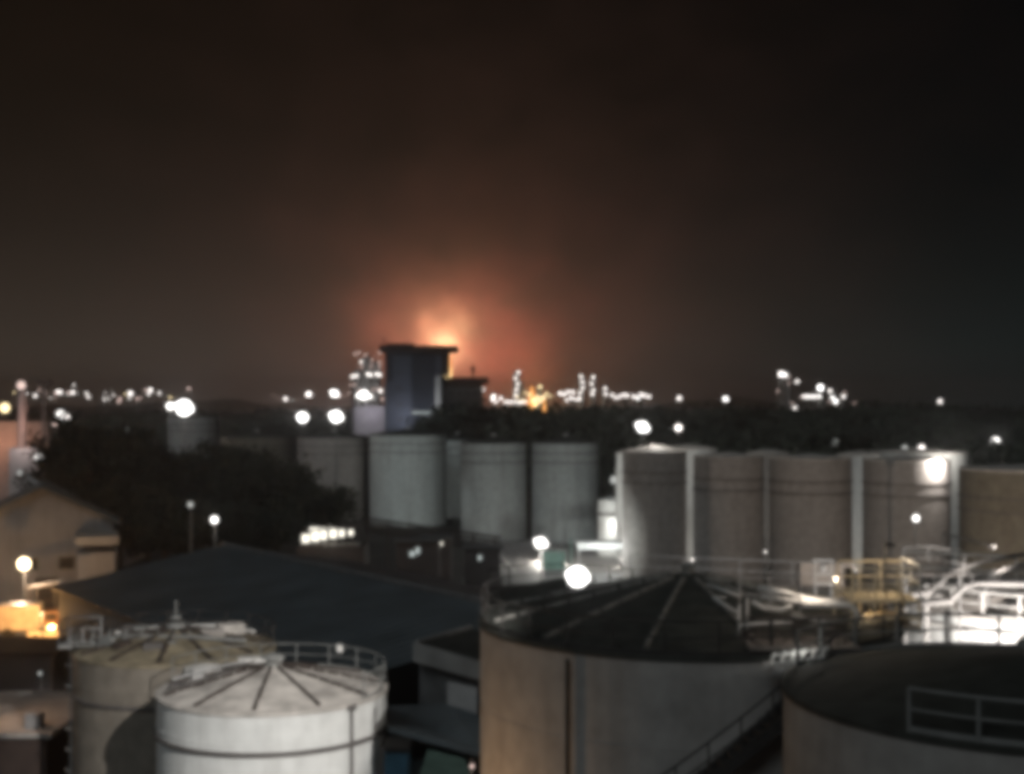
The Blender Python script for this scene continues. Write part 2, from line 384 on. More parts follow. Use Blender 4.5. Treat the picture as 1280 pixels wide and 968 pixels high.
for rr_, nm in ((CR+0.14, 'stringer'), (CR+0.98, 'stringer')):
    pts = [(rr_*math.cos(A0+(A1-A0)*i/40), rr_*math.sin(A0+(A1-A0)*i/40), Z0+(Z1-Z0)*i/40) for i in range(41)]
    m = MB()
    for i in range(40):
        p, q = Vector(pts[i]), Vector(pts[i+1])
        m.add([p+Vector((0,0,-.30)), q+Vector((0,0,-.30)), q+Vector((0,0,.14)), p+Vector((0,0,.14))], [(0,1,2,3)])
        d = Vector((math.cos(A0), math.sin(A0), 0))*0.0
    sm = m.build(nm, M['raildark'], st)
    md = sm.modifiers.new('thick', 'SOLIDIFY'); md.thickness = 0.03
rp = [((CR+0.98)*math.cos(A0+(A1-A0)*i/40), (CR+0.98)*math.sin(A0+(A1-A0)*i/40), Z0+(Z1-Z0)*i/40) for i in range(41)]
hr = MB().tube([(p[0], p[1], p[2]+1.05) for p in rp], 0.035).tube([(p[0], p[1], p[2]+0.55) for p in rp], 0.025).build('handrail', M['raildark'], st)
pm = MB().tube([(0,0,0), (0,0,1.05)], 0.03, 6).mesh('rail_post'); pm.materials.append(M['raildark'])
for i in range(0, 41, 3): link('rail_post', pm, hr, loc=rp[i])

MB().revolve([(0.2, 16.1), (0.2, 16.45), (0.3, 16.45), (0.02, 16.6)], 12).build('roof_vent', M['railmid'], T3)
# near right tank
T4 = tank(13.1, 34.0, 6.2, 14.75, 0.9, 'large storage tank with a dark flat roof and handrail in the lower right corner', M['tan'], M['roofd'],
          rail=(rad(-136), rad(150)), rail_mat=M['railmid'], seg=96, courses=2.4, post_r=0.05, rail_h=1.0)
# dark roofed tank behind the central one
T5 = tank(X(703, 59), 60, 3.5, 13.4, 0.8, 'dark roofed storage tank standing just behind the large tan tank', M['drab'], M['roofd'],
          rail=(rad(20), rad(160)), rail_mat=M['raildark'], vent=False)
# white tank on the right with pipework
T6 = tank(24.9, 60.0, 8.0, 13.3, 0.6, 'brightly lit white storage tank behind the handrail of the near right tank', M['white'], M['roofw'],
          rings=(0.55,), rail=(rad(-160), rad(-20)), rail_mat=M['pipe'], post_r=0.05, band=M['pipe'])

# middle row (grey)
mid = [  # px centre, half px, D, top py, label
    (510, 48, 246, 543, 'grey storage tank under the dark tower, widest of the middle row'),
    (617, 41, 220, 553, 'grey storage tank in the middle of the middle row'),
    (707, 42, 218, 553, 'grey storage tank at the right end of the middle row'),
    (417, 45, 258, 546, 'dim brownish tank left of the widest grey middle row tank'),
    (322, 45, 264, 546, 'very dark tank half hidden by trees at the left of the middle row'),
    (243, 32, 300, 521, 'greenish lit storage tank below the brightest left floodlight'),
    (572, 34, 262, 549, 'shadowed tank showing in the gap between two grey middle tanks'),
]
for (px, hp, D, py, lb) in mid:
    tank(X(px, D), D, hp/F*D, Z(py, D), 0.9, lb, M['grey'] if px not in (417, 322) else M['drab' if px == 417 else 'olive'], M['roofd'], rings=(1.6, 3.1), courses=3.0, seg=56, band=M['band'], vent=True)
# right row
right = [
    (818, 40, 172, 564, 'dark brown tank at the left end of the right hand row'),
    (911, 44, 162, 570, 'dark brown tank second from the left in the right hand row'),
    (1013, 51, 156, 572, 'dark brown tank third from the left in the right hand row'),
    (1133, 53, 152, 574, 'dark brown tank with a white floodlit patch under its rim'),
    (1290, 87, 131, 586, 'dark olive tank cut off at the right edge'),
]
RT = []
for (px, hp, D, py, lb) in right:
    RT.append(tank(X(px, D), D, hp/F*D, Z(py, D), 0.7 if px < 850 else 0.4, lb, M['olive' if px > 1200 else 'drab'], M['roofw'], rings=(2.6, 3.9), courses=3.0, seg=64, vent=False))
# second row seen in the gaps, lit between the rows
for (px, hp, D, py, lb) in [
    (797, 27, 192, 566, 'pale tank lit between the rows beyond the left end of the right row'),
    (862, 34, 188, 560, 'pale lit tank showing as a bright strip in the first gap of the right row'),
    (960, 26, 184, 566, 'pale lit tank showing as a strip in the second gap of the right row'),
    (1073, 26, 178, 568, 'pale lit tank showing as a broad strip in the third gap of the right row'),
    (1150, 60, 180, 565, 'pale lit tank showing as a strip right of the floodlit tank')]:
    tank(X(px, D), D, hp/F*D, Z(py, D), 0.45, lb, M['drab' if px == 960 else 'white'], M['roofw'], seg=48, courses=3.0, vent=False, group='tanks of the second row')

# ------------------------------------------------------------------ lamps
def lamp_post(px, py, D, rad_, mtl, power, label, color=(1, .95, .88), name='lamp_post', cat='lamp', group=None, base=0.0, heads=1, spread=0.0, offset=(0, -0.6, -0.3)):
    p = P(px, py, D); h = p.z-base
    t = thing(name, label, cat, (p.x, p.y, base), group=group)
    MB().tube([(0, 0.25, 0), (0, 0.25, h+0.2)], 0.10+h*0.004, 8, r2=0.06).build('pole', M['housing'], t)
    for k in range(heads):
        xx = (k-(heads-1)/2)*spread
        hd = MB().box((xx, 0.22, h), (rad_*1.7, 0.2, rad_*1.7)).build('lamp_housing', M['housing'], t)
        ball(rad_, 12, 1.0).build('lens', mtl, hd, loc=(xx, -0.02, h), smooth=True)  # ball sized to include the lamp's bloom
        if rad_ > .4 and mtl.name.startswith('white'):      # extra glowing balls added to make the lamp's bloom uneven
            q_ = (px*7 % 11)/11.0
            ball(rad_*.55, 10).build('lens', mtl, hd, loc=(xx+rad_*(.75-.3*q_), .0, h-rad_*(.35-.6*q_)), smooth=True)
            ball(rad_*.42, 10).build('lens', mtl, hd, loc=(xx-rad_*(.85-.3*q_), .0, h+rad_*(.45-.5*q_)), smooth=True)
    if heads > 1: MB().box((0, 0.3, h), (spread*heads, 0.12, 0.15)).build('crossarm', M['housing'], t)
    if power:
        plight('lamp_light', (offset[0], offset[1]-rad_, h+offset[2]-rad_), power, color, 0.2, t)
    return t
G1 = 'lamps on tall poles'
lamp_post(420, 521, 240, 1.05, M['Lbig'], 150, 'big white floodlight right of the pair left of the dark tower', name='floodlight_mast', cat='floodlight', group='floodlight masts')
lamp_post(378, 522, 240, 0.9, M['Lbig'], 100, 'big white floodlight left of the pair left of the dark tower', name='floodlight_mast', cat='floodlight', group='floodlight masts')
lamp_post(230, 510, 262, 1.55, M['Lbig'], 550, 'largest white floodlight above the dark trees on the left', name='floodlight_mast', cat='floodlight', group='floodlight masts')
lamp_post(213, 508, 262, 0.7, M['Lwhite'], 0, 'small white lamp touching the left side of the largest left floodlight', group=G1)
lamp_post(418, 492, 420, 1.1, M['Lwhite'], 0, 'white lamp above the right lamp of the floodlight pair', group=G1)
lamp_post(386, 493, 430, 0.8, M['Lmid'], 0, 'small pale lamp above the left lamp of the floodlight pair', group=G1)
lamp_post(357, 499, 440, 0.55, M['Lmid'], 0, 'faint lamp left of the floodlight pair', group=G1)
lamp_post(803, 534, 178, 0.70, M['Lbig'], 1100, 'round white lamp above the left end of the right tank row', group=G1, offset=(1.5, -4.0, 0.2))
lamp_post(848, 535, 230, 0.55, M['Lmid'], 0, 'small lamp right of the round white lamp above the right tank row', group=G1)
lamp_post(722, 721, 53.4, 0.42, M['Lbig'], 150, 'blazing white floodlight in front of the dark roofed tank', name='floodlight_mast', cat='floodlight', group='floodlight masts', offset=(0, -0.3, 0.4))
lamp_post(676, 679, 186, 0.8, M['Lwhite'], 2600, 'white lamp on a post in the lit yard behind the tanks', group=G1)
lamp_post(693, 690, 184, 0.45, M['Lmid'], 300, 'smaller lamp just right of the white yard lamp', group=G1)
lamp_post(268, 650, 150, 0.38, M['Lwhite'], 120, 'white lamp in front of the dark trees left of the shed ridge', group=G1)
lamp_post(238, 631, 152, 0.32, M['Ldim'], 0, 'dim lamp up left of the white lamp by the trees', group=G1)
lamp_post(1244, 552, 260, 0.8, M['Lwhite'], 0, 'white lamp over the olive tank near the right edge', group=G1)
lamp_post(1253, 579, 250, 0.55, M['Lmid'], 0, 'small lamp below the white lamp near the right edge', group=G1)
lamp_post(1123, 536, 500, 0.9, M['Ldim'], 0, 'dim lamp in the dark wood above the floodlit tank', group=G1)
lamp_post(1152, 561, 180, 0.45, M['Lmid'], 1000, 'lamp standing above the rim of the floodlit tank', group=G1, offset=(1.2, -8.6, 0.9))
lamp_post(1131, 560, 200, 0.4, M['Ldim'], 0, 'dim lamp left of the lamp above the floodlit tank', group=G1)
lamp_post(1175, 502, 800, 1.1, M['Lmid'], 0, 'lone lamp on the skyline at the far right', group=G1)
lamp_post(1193, 536, 420, 0.7, M['Ldim'], 0, 'faint greenish lamp in the wood at the right', group=G1)
lamp_post(1236, 540, 400, 0.6, M['Ldim'], 0, 'faint lamp up left of the white lamp near the right edge', group=G1)
lamp_post(1254, 524, 500, 0.7, M['Lgreen'], 0, 'faint green lamp against the wood at the far right', group=G1)
lamp_post(849, 498, 900, 1.3, M['Lmid'], 0, 'small lamp on the skyline right of the flare plant', group=G1)
lamp_post(907, 499, 900, 1.5, M['Lwhite'], 0, 'small bright lamp on the skyline between the two plants', group=G1)
lamp_post(768, 600, 200, 0.6, M['Ldim'], 60, 'faint lamp in the dark gap left of the right tank row', group=G1)
lamp_post(1043, 553, 300, 0.7, M['Ldim'], 0, 'faint lamp behind the third tank of the right row', group=G1)
lamp_post(30, 705, 134, 0.60, M['Lsod'], 1600, 'orange sodium lamp in the yard at the left edge', (1, .70, .47), group=G1)
lamp_post(50, 842, 92, 0.12, M['Ldim'], 0, 'tiny pale lamp in the dark strip at the left edge', group=G1)
lamp_post(76, 518, 300, 0.8, M['Lwhite'], 0, 'left lamp of the bright pair over the big dark tree', group=G1)
lamp_post(83, 522, 300, 0.6, M['Lmid'], 0, 'right lamp of the bright pair over the big dark tree', group=G1)
lamp_post(68, 531, 300, 0.5, M['Lpink'], 0, 'faint pink lamp below the bright pair over the tree', group=G1)
lamp_post(48, 572, 210, 0.5, M['Lwhite'], 0, 'white lamp between the pink column and the big tree', group=G1)
lamp_post(158, 537, 330, 0.4, M['Ldim'], 0, 'tiny lamp in the top of the big dark tree', group=G1)
lamp_post(25, 591, 200, 0.35, M['Ldim'], 0, 'faint lamp above the cream gabled house', group=G1)
for i, (px, py, r_) in enumerate([(70, 492, 1.0), (91, 491, 1.1), (133, 492, 1.1), (133, 499, 1.6), (150, 499, 1.0), (163, 492, 1.4), (182, 488, 0.8), (188, 488, 1.2), (236, 486, 1.0), (110, 497, 0.7), (176, 498, 0.6)]):
    lamp_post(px, py, 850, r_, M['Lmid'] if r_ > 1.05 else M['Lpink'], 0, 'small lamp in the row of far lights on the left skyline', group='far lamps on the left skyline')

# emphasised light on the fourth right tank: floodlight bracket assumed from the bright patch below its rim
t = thing('assumed_floodlight_bracket', 'assumed floodlight on a bracket over the rim of the floodlit right row tank', 'floodlight', (X(1172, 149), 148.6, 15.5), group=None)
MB().tube([(0, 0.1, -0.3), (0, 0.1, 0.6), (0, -1.7, 0.3)], 0.07).build('bracket_arm', M['housing'], t)
MB().box((0, -1.75, 0.25), (0.5, 0.4, 0.2)).build('lamp_housing', M['housing'], t)
plight('lamp_light', (0, -1.75, -0.15), 1800, (1, .95, .9), 0.15, t)

# lights between the rows (low lamps assumed on the ground behind the right row)
for i, (px, py, D, pw, lb) in enumerate([
    (776, 700, 181, 520, 'assumed low white lamp at the foot of the left end of the right row'),
    (866, 700, 178, 260, 'assumed low lamp behind the first gap of the right row'),
    (956, 690, 172, 260, 'assumed low lamp behind the second gap of the right row'),
    (1070, 712, 167, 520, 'assumed low lamp behind the third gap of the right row'),
    (1200, 690, 160, 300, 'assumed low lamp behind the gap right of the floodlit tank')]):
    lamp_post(px, py, D, 0.15, M['Lmid'], pw, lb, group='added lamps between the tank rows', offset=(0, 0.6, 0.3))
lamp_post(1145, 648, 128, 0.30, M['Lwhite'], 40, 'small round lamp hanging before the wall of the floodlit tank', group=G1)

# unseen floodlights set out of frame or behind tanks to light them
def floodp(loc, target, power, ang, label, color=(1, .96, .9), base=0.0, blend=0.6):
    px = loc[0]/loc[1]*F+640 if loc[1] else 0
    t = thing('unseen_floodlight', label, 'floodlight', (loc[0], loc[1], base), group='unseen added floodlights on poles'); h = loc[2]-base
    MB().tube([(0, 0, 0), (0, 0, h)], 0.09, 8).build('pole', M['housing'], t)
    MB().box((0, 0, h+0.15), (0.5, 0.3, 0.35)).build('lamp_housing', M['housing'], t)
    d = (Vector(target)-Vector(loc)).normalized()
    spot('lamp_light', Vector((0, 0, h+0.15))+d*0.45, Vector((0, 0, h+0.15))+d*10, power, ang, color, 0.15, blend, t)
    return t
floodp((16, 5, 37), (-12.0, 59.5, 9.2), 165000, 12.6, 'unseen high mast floodlight assumed right of the viewpoint to light the two left tanks', (1, .97, .93), blend=0.35)  # assumed mast out of frame, placed to light and shadow the left tanks
floodp((-4.6, 41.3, 8.2), (1.5, 43, 9), 480, 150, 'unseen sodium floodlight added at the left foot of the large tan tank', (1, .60, .30))  # added below the frame to warm the left of the tan wall
floodp((9, 150, 2.4), (3, 225, 9), 17000, 60, 'unseen low floodlight added to light the grey middle row', (.93, 1, .97))  # added behind the near tanks to brighten the middle row
floodp((-8, 170, 2.4), (-18.5, 252, 8), 34000, 20, 'unseen low floodlight added to light the widest grey tank', (.95, 1, .97))  # second hidden fill, narrowed to the widest tank
floodp((33, 96, 4.0), (34, 156, 7), 18000, 85, 'unseen low floodlight added to light the right hand row', (1, .80, .64))  # added out of sight to brighten the right row
floodp((17.4, 49.2, 10.2), (20.5, 58, 12.2), 5200, 120, 'left one of two unseen low floodlights added to light the wall of the white right hand tank', (1, .94, .90))  # this pair is added, hidden by the near tank, to whiten the wall
floodp((22.6, 48.2, 10.2), (22.0, 55, 12.2), 5200, 120, 'right one of two unseen low floodlights added to light the wall of the white right hand tank', (1, .94, .90))

sd = bpy.data.lights.new('cool_fill_sun', 'SUN'); sd.energy = 0.45; sd.angle = rad(25); sd.color = (.85, .95, 1.0)  # weak cool sun added as fill, its source unseen
so = bpy.data.objects.new('cool_fill_sun', sd); COL.objects.link(so); so.rotation_euler = (rad(52), 0, rad(-25)); so.location = (0, -20, 80)

# ------------------------------------------------------------------ pipework and platforms between the near tanks
def rails_between(pts, h=1.05, mtl=None, r=0.03, parent=None, step=1.5, name='railing'):
    m = MB(); m.tube([(p[0], p[1], p[2]+h) for p in pts], r); m.tube([(p[0], p[1], p[2]+h*0.52) for p in pts], r*0.8)
    ro = m.build(name, mtl, parent)
    pm = MB().tube([(0,0,0), (0,0,h)], r, 6).mesh('railing_post'); pm.materials.append(mtl)
    for i in range(len(pts)-1):
        a, b = Vector(pts[i]), Vector(pts[i+1]); n = max(1, int((b-a).length/step))
        for k in range(n+(1 if i == len(pts)-2 else 0)): link('railing_post', pm, ro, loc=a.lerp(b, k/n))
    return ro
# sodium lit access platform, carried by the rims of the tanks
D = 43.4
x0, x1, zt = X(1066, D), X(1150, D), Z(752, D)
pl = thing('access_platform', 'yellow railed steel platform between the tan tank and the lit white tank', 'platform', ((x0+x1)/2, D, 14.7))
def place(pts): return [tuple(Vector(p)-pl.location) for p in pts]
w_ = x1-x0
MB().box((0, 1.0, zt-14.7), (w_, 2.0, 0.08)).build('deck', M['railyel'], pl)
h_ = zt-14.7
rails_between([(-w_/2, 0, h_), (w_/2, 0, h_)], 1.05, M['railyel'], 0.032, pl, 0.62)
rails_between([(-w_/2, 2.0, h_), (w_/2, 2.0, h_)], 1.05, M['railyel'], 0.032, pl, 0.62)
rails_between([(w_/2, 0, h_), (w_/2, 2.0, h_)], 1.15, M['pipe'], 0.04, pl, 0.9)
rails_between([(-w_/2-.5, 0.4, h_-.55), (w_/2-.4, 0.4, h_-.55)], 0.9, M['railyel'], 0.028, pl, 0.55)
for xx in (-w_/2, -w_/6, w_/6, w_/2):
    for yy in (0.05, 1.95): MB().tube([(xx, yy, -.1), (xx, yy, h_)], 0.05).build('leg', M['railyel'], pl)
MB().box((0, 1.0, -.02), (w_+.4, 2.2, 0.07)).build('lower_deck', M['pipe'], pl)
for k in range(3): MB().tube([(-w_/2, .3+.5*k, .12), (0, .3+.5*k, .35), (w_/2, .3+.5*k, .35)], 0.06).build('pipe', M['railyel'], pl)
MB().tube([(w_*.2, 1.7, h_), (w_*.2, 1.7, h_+1.7), (w_*.2, 1.2, h_+1.7)], 0.03).build('added_lamp_pole', M['raildark'], pl)  # lamp on a pole added to light the platform yellow
MB().box((w_*.2, 1.1, h_+1.68), (.25, .25, .1)).build('added_lamp_hood', M['raildark'], pl)
plight('lamp_light', (w_*.2, 1.1, h_+1.5), 60, (1, .80, .55), 0.08, pl)
plight('lamp_light', (-w_*.2, .9, h_-.35), 22, (1, .74, .45), 0.06, pl)  # second light added under the deck, without a fixture
ec = thing('cable_column', 'dark upright cable column at the left end of the yellow platform', 'column', (X(1061, 46.5), 46.5, 14.7))
MB().box((0, 0, (Z(712, 46.5)-14.7)/2), (0.26, 0.22, Z(712, 46.5)-14.6)).build('column', M['raildark'], ec)
MB().box((0, -0.16, Z(742, 46.5)-14.7), (0.4, 0.1, 0.5)).build('junction_box', M['grate'], ec)
# white pipe rack on the white tank
M['pipeg'] = mat('pale grey pipe lagging', (0.30, 0.285, 0.27), rough=0.9)
pr = thing('pipe_rack', 'fat white pipes with bends crossing above the lit white tank', 'pipe rack', (0, 0, 0))
D = 60
for (pts, r_) in [
    ([(1136, 744, 55), (1160, 741, 55), (1190, 716, 57), (1230, 702, 60), (1300, 690, 64)], 0.16),
    ([(1186, 752, 53), (1206, 733, 53), (1222, 729, 53), (1330, 731, 53)], 0.16),
    ([(1120, 756, 52.5), (1190, 752, 53)], 0.16),
    ([(1226, 748, 55), (1240, 722, 56), (1262, 712, 58), (1300, 700, 60)], 0.20),
    ([(1150, 722, 62), (1330, 712, 62)], 0.12), ([(1128, 745, 57), (1330, 741, 57)], 0.14)]:
    MB().tube([P(*p) for p in pts], r_*.72, 12).build('pipe', M['pipeg'], pr, smooth=True)
for px in (1160, 1238, 1300):
    MB().tube([(X(px, 55), 55.2, 0), P(px, 738, 55)+Vector((0, .2, 0))], 0.09).build('pipe_support', M['pipeg'], pr)
wk = thing('walkway', 'railed walkway above the white pipes at the right edge', 'walkway', (0, 0, 0))
D = 64
MB().box((X(1240, D), D+0.6, Z(728, D)), (X(1350, D)-X(1130, D), 1.2, 0.1)).build('deck', M['grate'], wk)
rails_between([P(1130, 728, D), P(1196, 732, D), P(1345, 736, D)], 1.45, M['pipe'], 0.055, wk, 2.4)
for px in (1135, 1230, 1320): MB().tube([(X(px, D), D+0.6, 0), (X(px, D), D+0.6, Z(729, D))], 0.08).build('leg', M['steel'], wk)
plight('lamp_light', (X(1235, 58), 57, Z(690, 58)), 190, (1, .92, .86), 0.1, wk)  # walkway lamp added to light the pipes and white tank
MB().tube([(X(1235, 58), 64, Z(728, 64)), (X(1235, 58), 64, Z(684, 58)), (X(1235, 58), 57.2, Z(684, 58)+.1)], 0.05).build('added_lamp_bracket', M['steel'], wk)
# railed pipe bridge carried over the right side of the tan tank roof
bw = thing('pipe_bridge', 'railed bridge of pale pipes crossing over the right side of the tan tank roof', 'pipe bridge', (0, 0, 0))
rails_between([P(788, 722, 68), P(925, 728, 66), P(1056, 734, 66)], 1.1, M['rail'], 0.028, bw, 2.1)
MB().tube([P(788, 724, 68), P(925, 730, 66), P(1056, 736, 66)], 0.10, 6).build('deck', M['grate'], bw)
for (px, D_) in ((800, 67.6), (925, 66.2), (1050, 66.2)): MB().tube([(X(px, D_), D_+.1, 0), P(px, 734, D_)+Vector((0, .1, 0))], 0.10).build('leg', M['steel'], bw)
for (pts, r_) in [
    ([(948, 735, 42.12), (980, 741, 41.80), (1010, 750, 41.48), (1064, 757, 41.16)], 0.13), ([(952, 746, 41.80), (985, 751, 41.48), (1040, 757, 41.16)], 0.10),
    ([(958, 741, 42.12), (1000, 750, 41.80), (1050, 750, 41.48)], 0.07),
    ([(940, 752, 40.84), (955, 760, 40.84), (976, 763, 40.84), (990, 757, 40.84)], 0.09), ([(1000, 757, 40.84), (1060, 757, 40.52), (1071, 762, 40.39), (1070, 780, 40.39)], 0.12),
    ([(926, 782, 40.20), (955, 779, 40.20), (990, 779, 40.20)], 0.07), ([(924, 757, 40.20), (924, 796, 40.20)], 0.06), ([(934, 748, 40.20), (934, 786, 40.20)], 0.05),
    ([(1024, 776, 40.20), (1024, 805, 39.88)], 0.04), ([(990, 770, 40.52), (1035, 778, 40.52), (1066, 775, 40.52)], 0.06), ([(884, 731, 41.48), (905, 738, 40.84), (926, 746, 40.52)], 0.07), ([(893, 748, 40.52), (925, 768, 40.20)], 0.06), ([(890, 747, 40.52), (908, 747, 40.52)], 0.045)]:
    MB().tube([P(*p) for p in pts], r_*.68, 10).build('pipe', M['pipe'], bw, smooth=True)
rails_between([P(925, 765, 40.68), P(962, 764, 40.68), P(1000, 765, 40.68)], 1.0, M['rail'], 0.025, bw, 0.9)
plight('lamp_light', tuple(P(1015, 722, 41.2)), 90, (1, .86, .72), 0.08, bw)  # lights added over the bridge pipes, their source unseen
plight('lamp_light', tuple(P(962, 748, 39.4)), 12, (1, .80, .66), 0.08, bw)
# thin handrails beside the white pipes
hr_ = thing('handrail_run', 'thin pale handrails stepping down beside the white pipes at the right edge', 'handrail', (0, 0, 0))
rails_between([P(1128, 716, 54), P(1160, 714, 54), P(1205, 722, 54)], 1.0, M['pipeg'], 0.03, hr_, 1.2)
rails_between([P(1168, 748, 52.5), P(1215, 746, 52.5)], 0.9, M['pipeg'], 0.03, hr_, 1.0)
MB().box(tuple(P(1165, 718, 54.3)), (2.6, .5, .06)).build('deck', M['grate'], hr_)
for px in (1132, 1200): MB().tube([P(px, 719, 54.3), Vector((X(px, 54.3), 54.3, 0))], 0.05).build('leg', M['steel'], hr_)
# valve frame
vf = thing('valve_frame', 'small square pale steel frame standing before the right hand row', 'frame', (X(1029, 64), 64, 0))
zz = Z(730, 64)
for s_ in (-0.38, 0.38): MB().tube([(s_, 0, 0), (s_, 0, zz+1.15)], 0.045).build('leg', M['pipe'], vf)
for k in (0, .45, 1.1): MB().box((0, 0, zz+k), (1.0 if k > 1 else .8, 0.08, 0.09)).build('crossbar', M['pipe'], vf)
ball(0.2).build('valve_wheel', M['pipe'], vf, loc=(0, 0, zz+0.72))
# wall, and an added lamp lighting the foot of the third tank
bund = thing('bund_wall', 'pale stepped wall at the foot of the right hand row lit by an added warm lamp', 'wall', (0, 0, 0))
MB().box((X(1032, 118), 118, 4.05), (4.6, 1.0, 8.1)).build('wall_panel', M['house'], bund); MB().box((X(1010, 113), 113, 2.8), (9.0, 0.4, 5.6)).build('wall_panel', M['concrete'], bund)
lamp_post(1046, 726, 104, 0.12, M['Lyel'], 1500, 'added warm lamp before the pale wall at the foot of the right row', (1, .80, .55), group='added lamps between the tank rows', offset=(0, .2, .2))  # no lamp seen here; added to light the pale wall
# pipe manifold in the gap between the two near tanks
mf = thing('pipe_manifold', 'brightly lit white pipe manifold in the gap between the two near tanks', 'pipe manifold', (0, 0, 0))
for k in range(6): MB().tube([P(962+13*k, 833-2.2*k, 37.3), P(968+13*k, 818-1.6*k, 38.2)], 0.055, 8).build('pipe', M['pipe'], mf)
MB().tube([P(955, 834, 37.4), P(1032, 821, 37.8)], 0.06, 8).build('header_pipe', M['pipe'], mf)
MB().tube([P(966, 820, 38.2), P(1036, 811, 38.4)], 0.05, 8).build('header_pipe', M['pipe'], mf)
MB().box(tuple(P(992, 829, 37.9)-Vector((0,0,.1))), (1.5, 1.3, 0.05)).build('drip_tray', M['rail'], mf)
MB().tube([Vector((X(985, 37.9), 37.9, 0)), P(985, 832, 37.9)-Vector((0,0,.12))], 0.08).build('leg', M['steel'], mf)
plight('lamp_light', tuple(P(1000, 803, 37.9)), 9, (.97, 1, .97), 0.06, mf)
# a wide deck of dark pipework below the bridge
dk = thing('pipe_deck', 'dark brown deck of pipes over the right edge of the tan tank roof', 'pipe deck', (0, 0, 0))
MB().box(tuple(P(995, 802, 40.2)), (3.2, 2.6, 0.08)).build('deck', M['grate'], dk)
for k in range(5): MB().tube([P(928, 772+6*k, 41-k*.3), P(1062, 770+6*k, 41-k*.3)], 0.045, 6).build('pipe', M['rib'], dk)
for k in range(5): MB().tube([P(946+24*k, 776, 41.4), P(950+24*k, 806, 39.2)], 0.04, 6).build('pipe', M['grate'], dk)
rails_between([tuple(P(931, 806, 39.2)), tuple(P(1056, 806, 39.2))], 0.8, M['raildark'], 0.022, dk, 0.7)
for (px, D_) in ((935, 39.6), (1050, 39.6), (940, 41.4), (1050, 41.4)): MB().tube([P(px, 803, D_), Vector((X(px, D_), D_, 14.5))], 0.06).build('leg', M['steel'], dk)

# ------------------------------------------------------------------ lit yard behind (between middle row and right row)
yd = thing('pipe_trench', 'pale lit rows of pipes in the yard behind the dark roofed tank', 'pipe rack', (0, 0, 0))
for k in range(9):
    MB().tube([P(614+9*k, 681, 205), P(645+9*k, 717, 176)], 0.22, 6).build('pipe', M['pipe'] if k in (0, 8) else M['steel'], yd)
for k in range(4): MB().tube([P(616+9*k, 684+9*k, 203-7*k), P(700+7*k, 684+9*k, 203-7*k)], 0.14, 6).build('pipe', M['steel'], yd)
sh = thing('white_canopy', 'low pale canopy with a bright edge left of the right hand row', 'canopy', (X(750, 178), 178, 0))
MB().box((0, 0, 3.6), (6.2, 5.0, 0.25)).build('roof', M['white'], sh)
MB().box((0, -2.6, 3.45), (6.2, 0.12, 0.9)).build('fascia', M['white'], sh)
for sx in (-2.8, 2.8):
    for sy in (-2.2, 2.2): MB().tube([(sx, sy, 0), (sx, sy, 3.5)], 0.12).build('leg', M['steel'], sh)
plight('lamp_light', (0, -6.0, 3.6), 700, (.97, 1, 1), 0.2, sh)
wt = thing('small_white_tank', 'small white round tank between the middle row and the right row', 'storage tank', (X(764, 196), 196, 0))
MB().revolve([(1.9, 0), (1.9, Z(625, 196)), (0.05, Z(620, 196))], 28).build('shell', M['white'], wt)
MB().revolve([(1.9, 5.8), (2.15, 5.8), (2.15, 6.1), (1.9, 6.1)], 28).build('ring', M['band'], wt)
plight('lamp_light', (0.3, -3.4, 4.2), 260, (1, 1, .97), 0.1, wt)
kr = thing('control_kiosk', 'small dark kiosk standing in the lit yard', 'kiosk', (X(692, 180), 180, 0))
MB().box((0, 0, 1.2), (3.0, 2.5, 2.4)).build('wall', M['greenp'], kr); MB().box((0, 0, 2.5), (3.4, 2.9, 0.2)).build('roof', M['concrete'], kr)
MB().box((2.3, 0, 2.0), (0.25, 0.25, 4.0)).build('post', M['greenp'], kr)

# ------------------------------------------------------------------ big shed
A = Vector((X(283, 122.8), 122.8, 9.0)); B = Vector((X(640, 85.5), 85.5, 9.0))
d = (B-A); d.z = 0; d.normalize(); s = Vector((d.y, -d.x, 0)); s = s if s.y < 0 else -s
if s.x > 0: s = -s
A2 = A - d*1.0
wd = 15.2; ez = 6.4
sd_ = thing('warehouse', 'long low warehouse with a dark blue grey sheet roof behind the left tanks', 'warehouse', (0, 0, 0))
B2 = B + d*4
rf = MB(); npan = int((B2-A2).length/1.1); L_ = (B2-A2).length
for k in range(npan):
    a = A2+d*(L_*k/npan); b = A2+d*(L_*(k+1)/npan-0.10); c = A2+d*(L_*(k+1)/npan)
    up = Vector((0, 0, 0.05)); dn = s*wd+Vector((0, 0, ez-9.0))
    rf.add([a, b, b+dn, a+dn, b+up, c+up, c+dn+up, b+dn+up], [(0, 1, 2, 3), (4, 5, 6, 7), (1, 4, 7, 2), (5, 5, 6, 6)][:3])
rf.build('roof', M['roofb'], sd_)
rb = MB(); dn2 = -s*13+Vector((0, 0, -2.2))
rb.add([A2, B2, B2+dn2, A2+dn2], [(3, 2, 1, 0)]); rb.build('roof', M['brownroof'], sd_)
rg = MB().tube([A2+Vector((0,0,.1)), B2+Vector((0,0,.1))], 0.28, 6).build('ridge_cap', M['concdark'], sd_)
wl = MB(); e0 = A2+s*(wd-.5); e1 = B2+s*(wd-.5)
wl.add([(e0.x, e0.y, 0), (e1.x, e1.y, 0), (e1.x, e1.y, ez-.05), (e0.x, e0.y, ez-.05)], [(0, 1, 2, 3)])
bk0 = A2-s*12.5; bk1 = B2-s*12.5
wl.add([(e0.x, e0.y, 0), (e0.x, e0.y, ez), (A2.x, A2.y, 8.95), (bk0.x, bk0.y, 6.8), (bk0.x, bk0.y, 0)], [(0, 1, 2, 3, 4)])
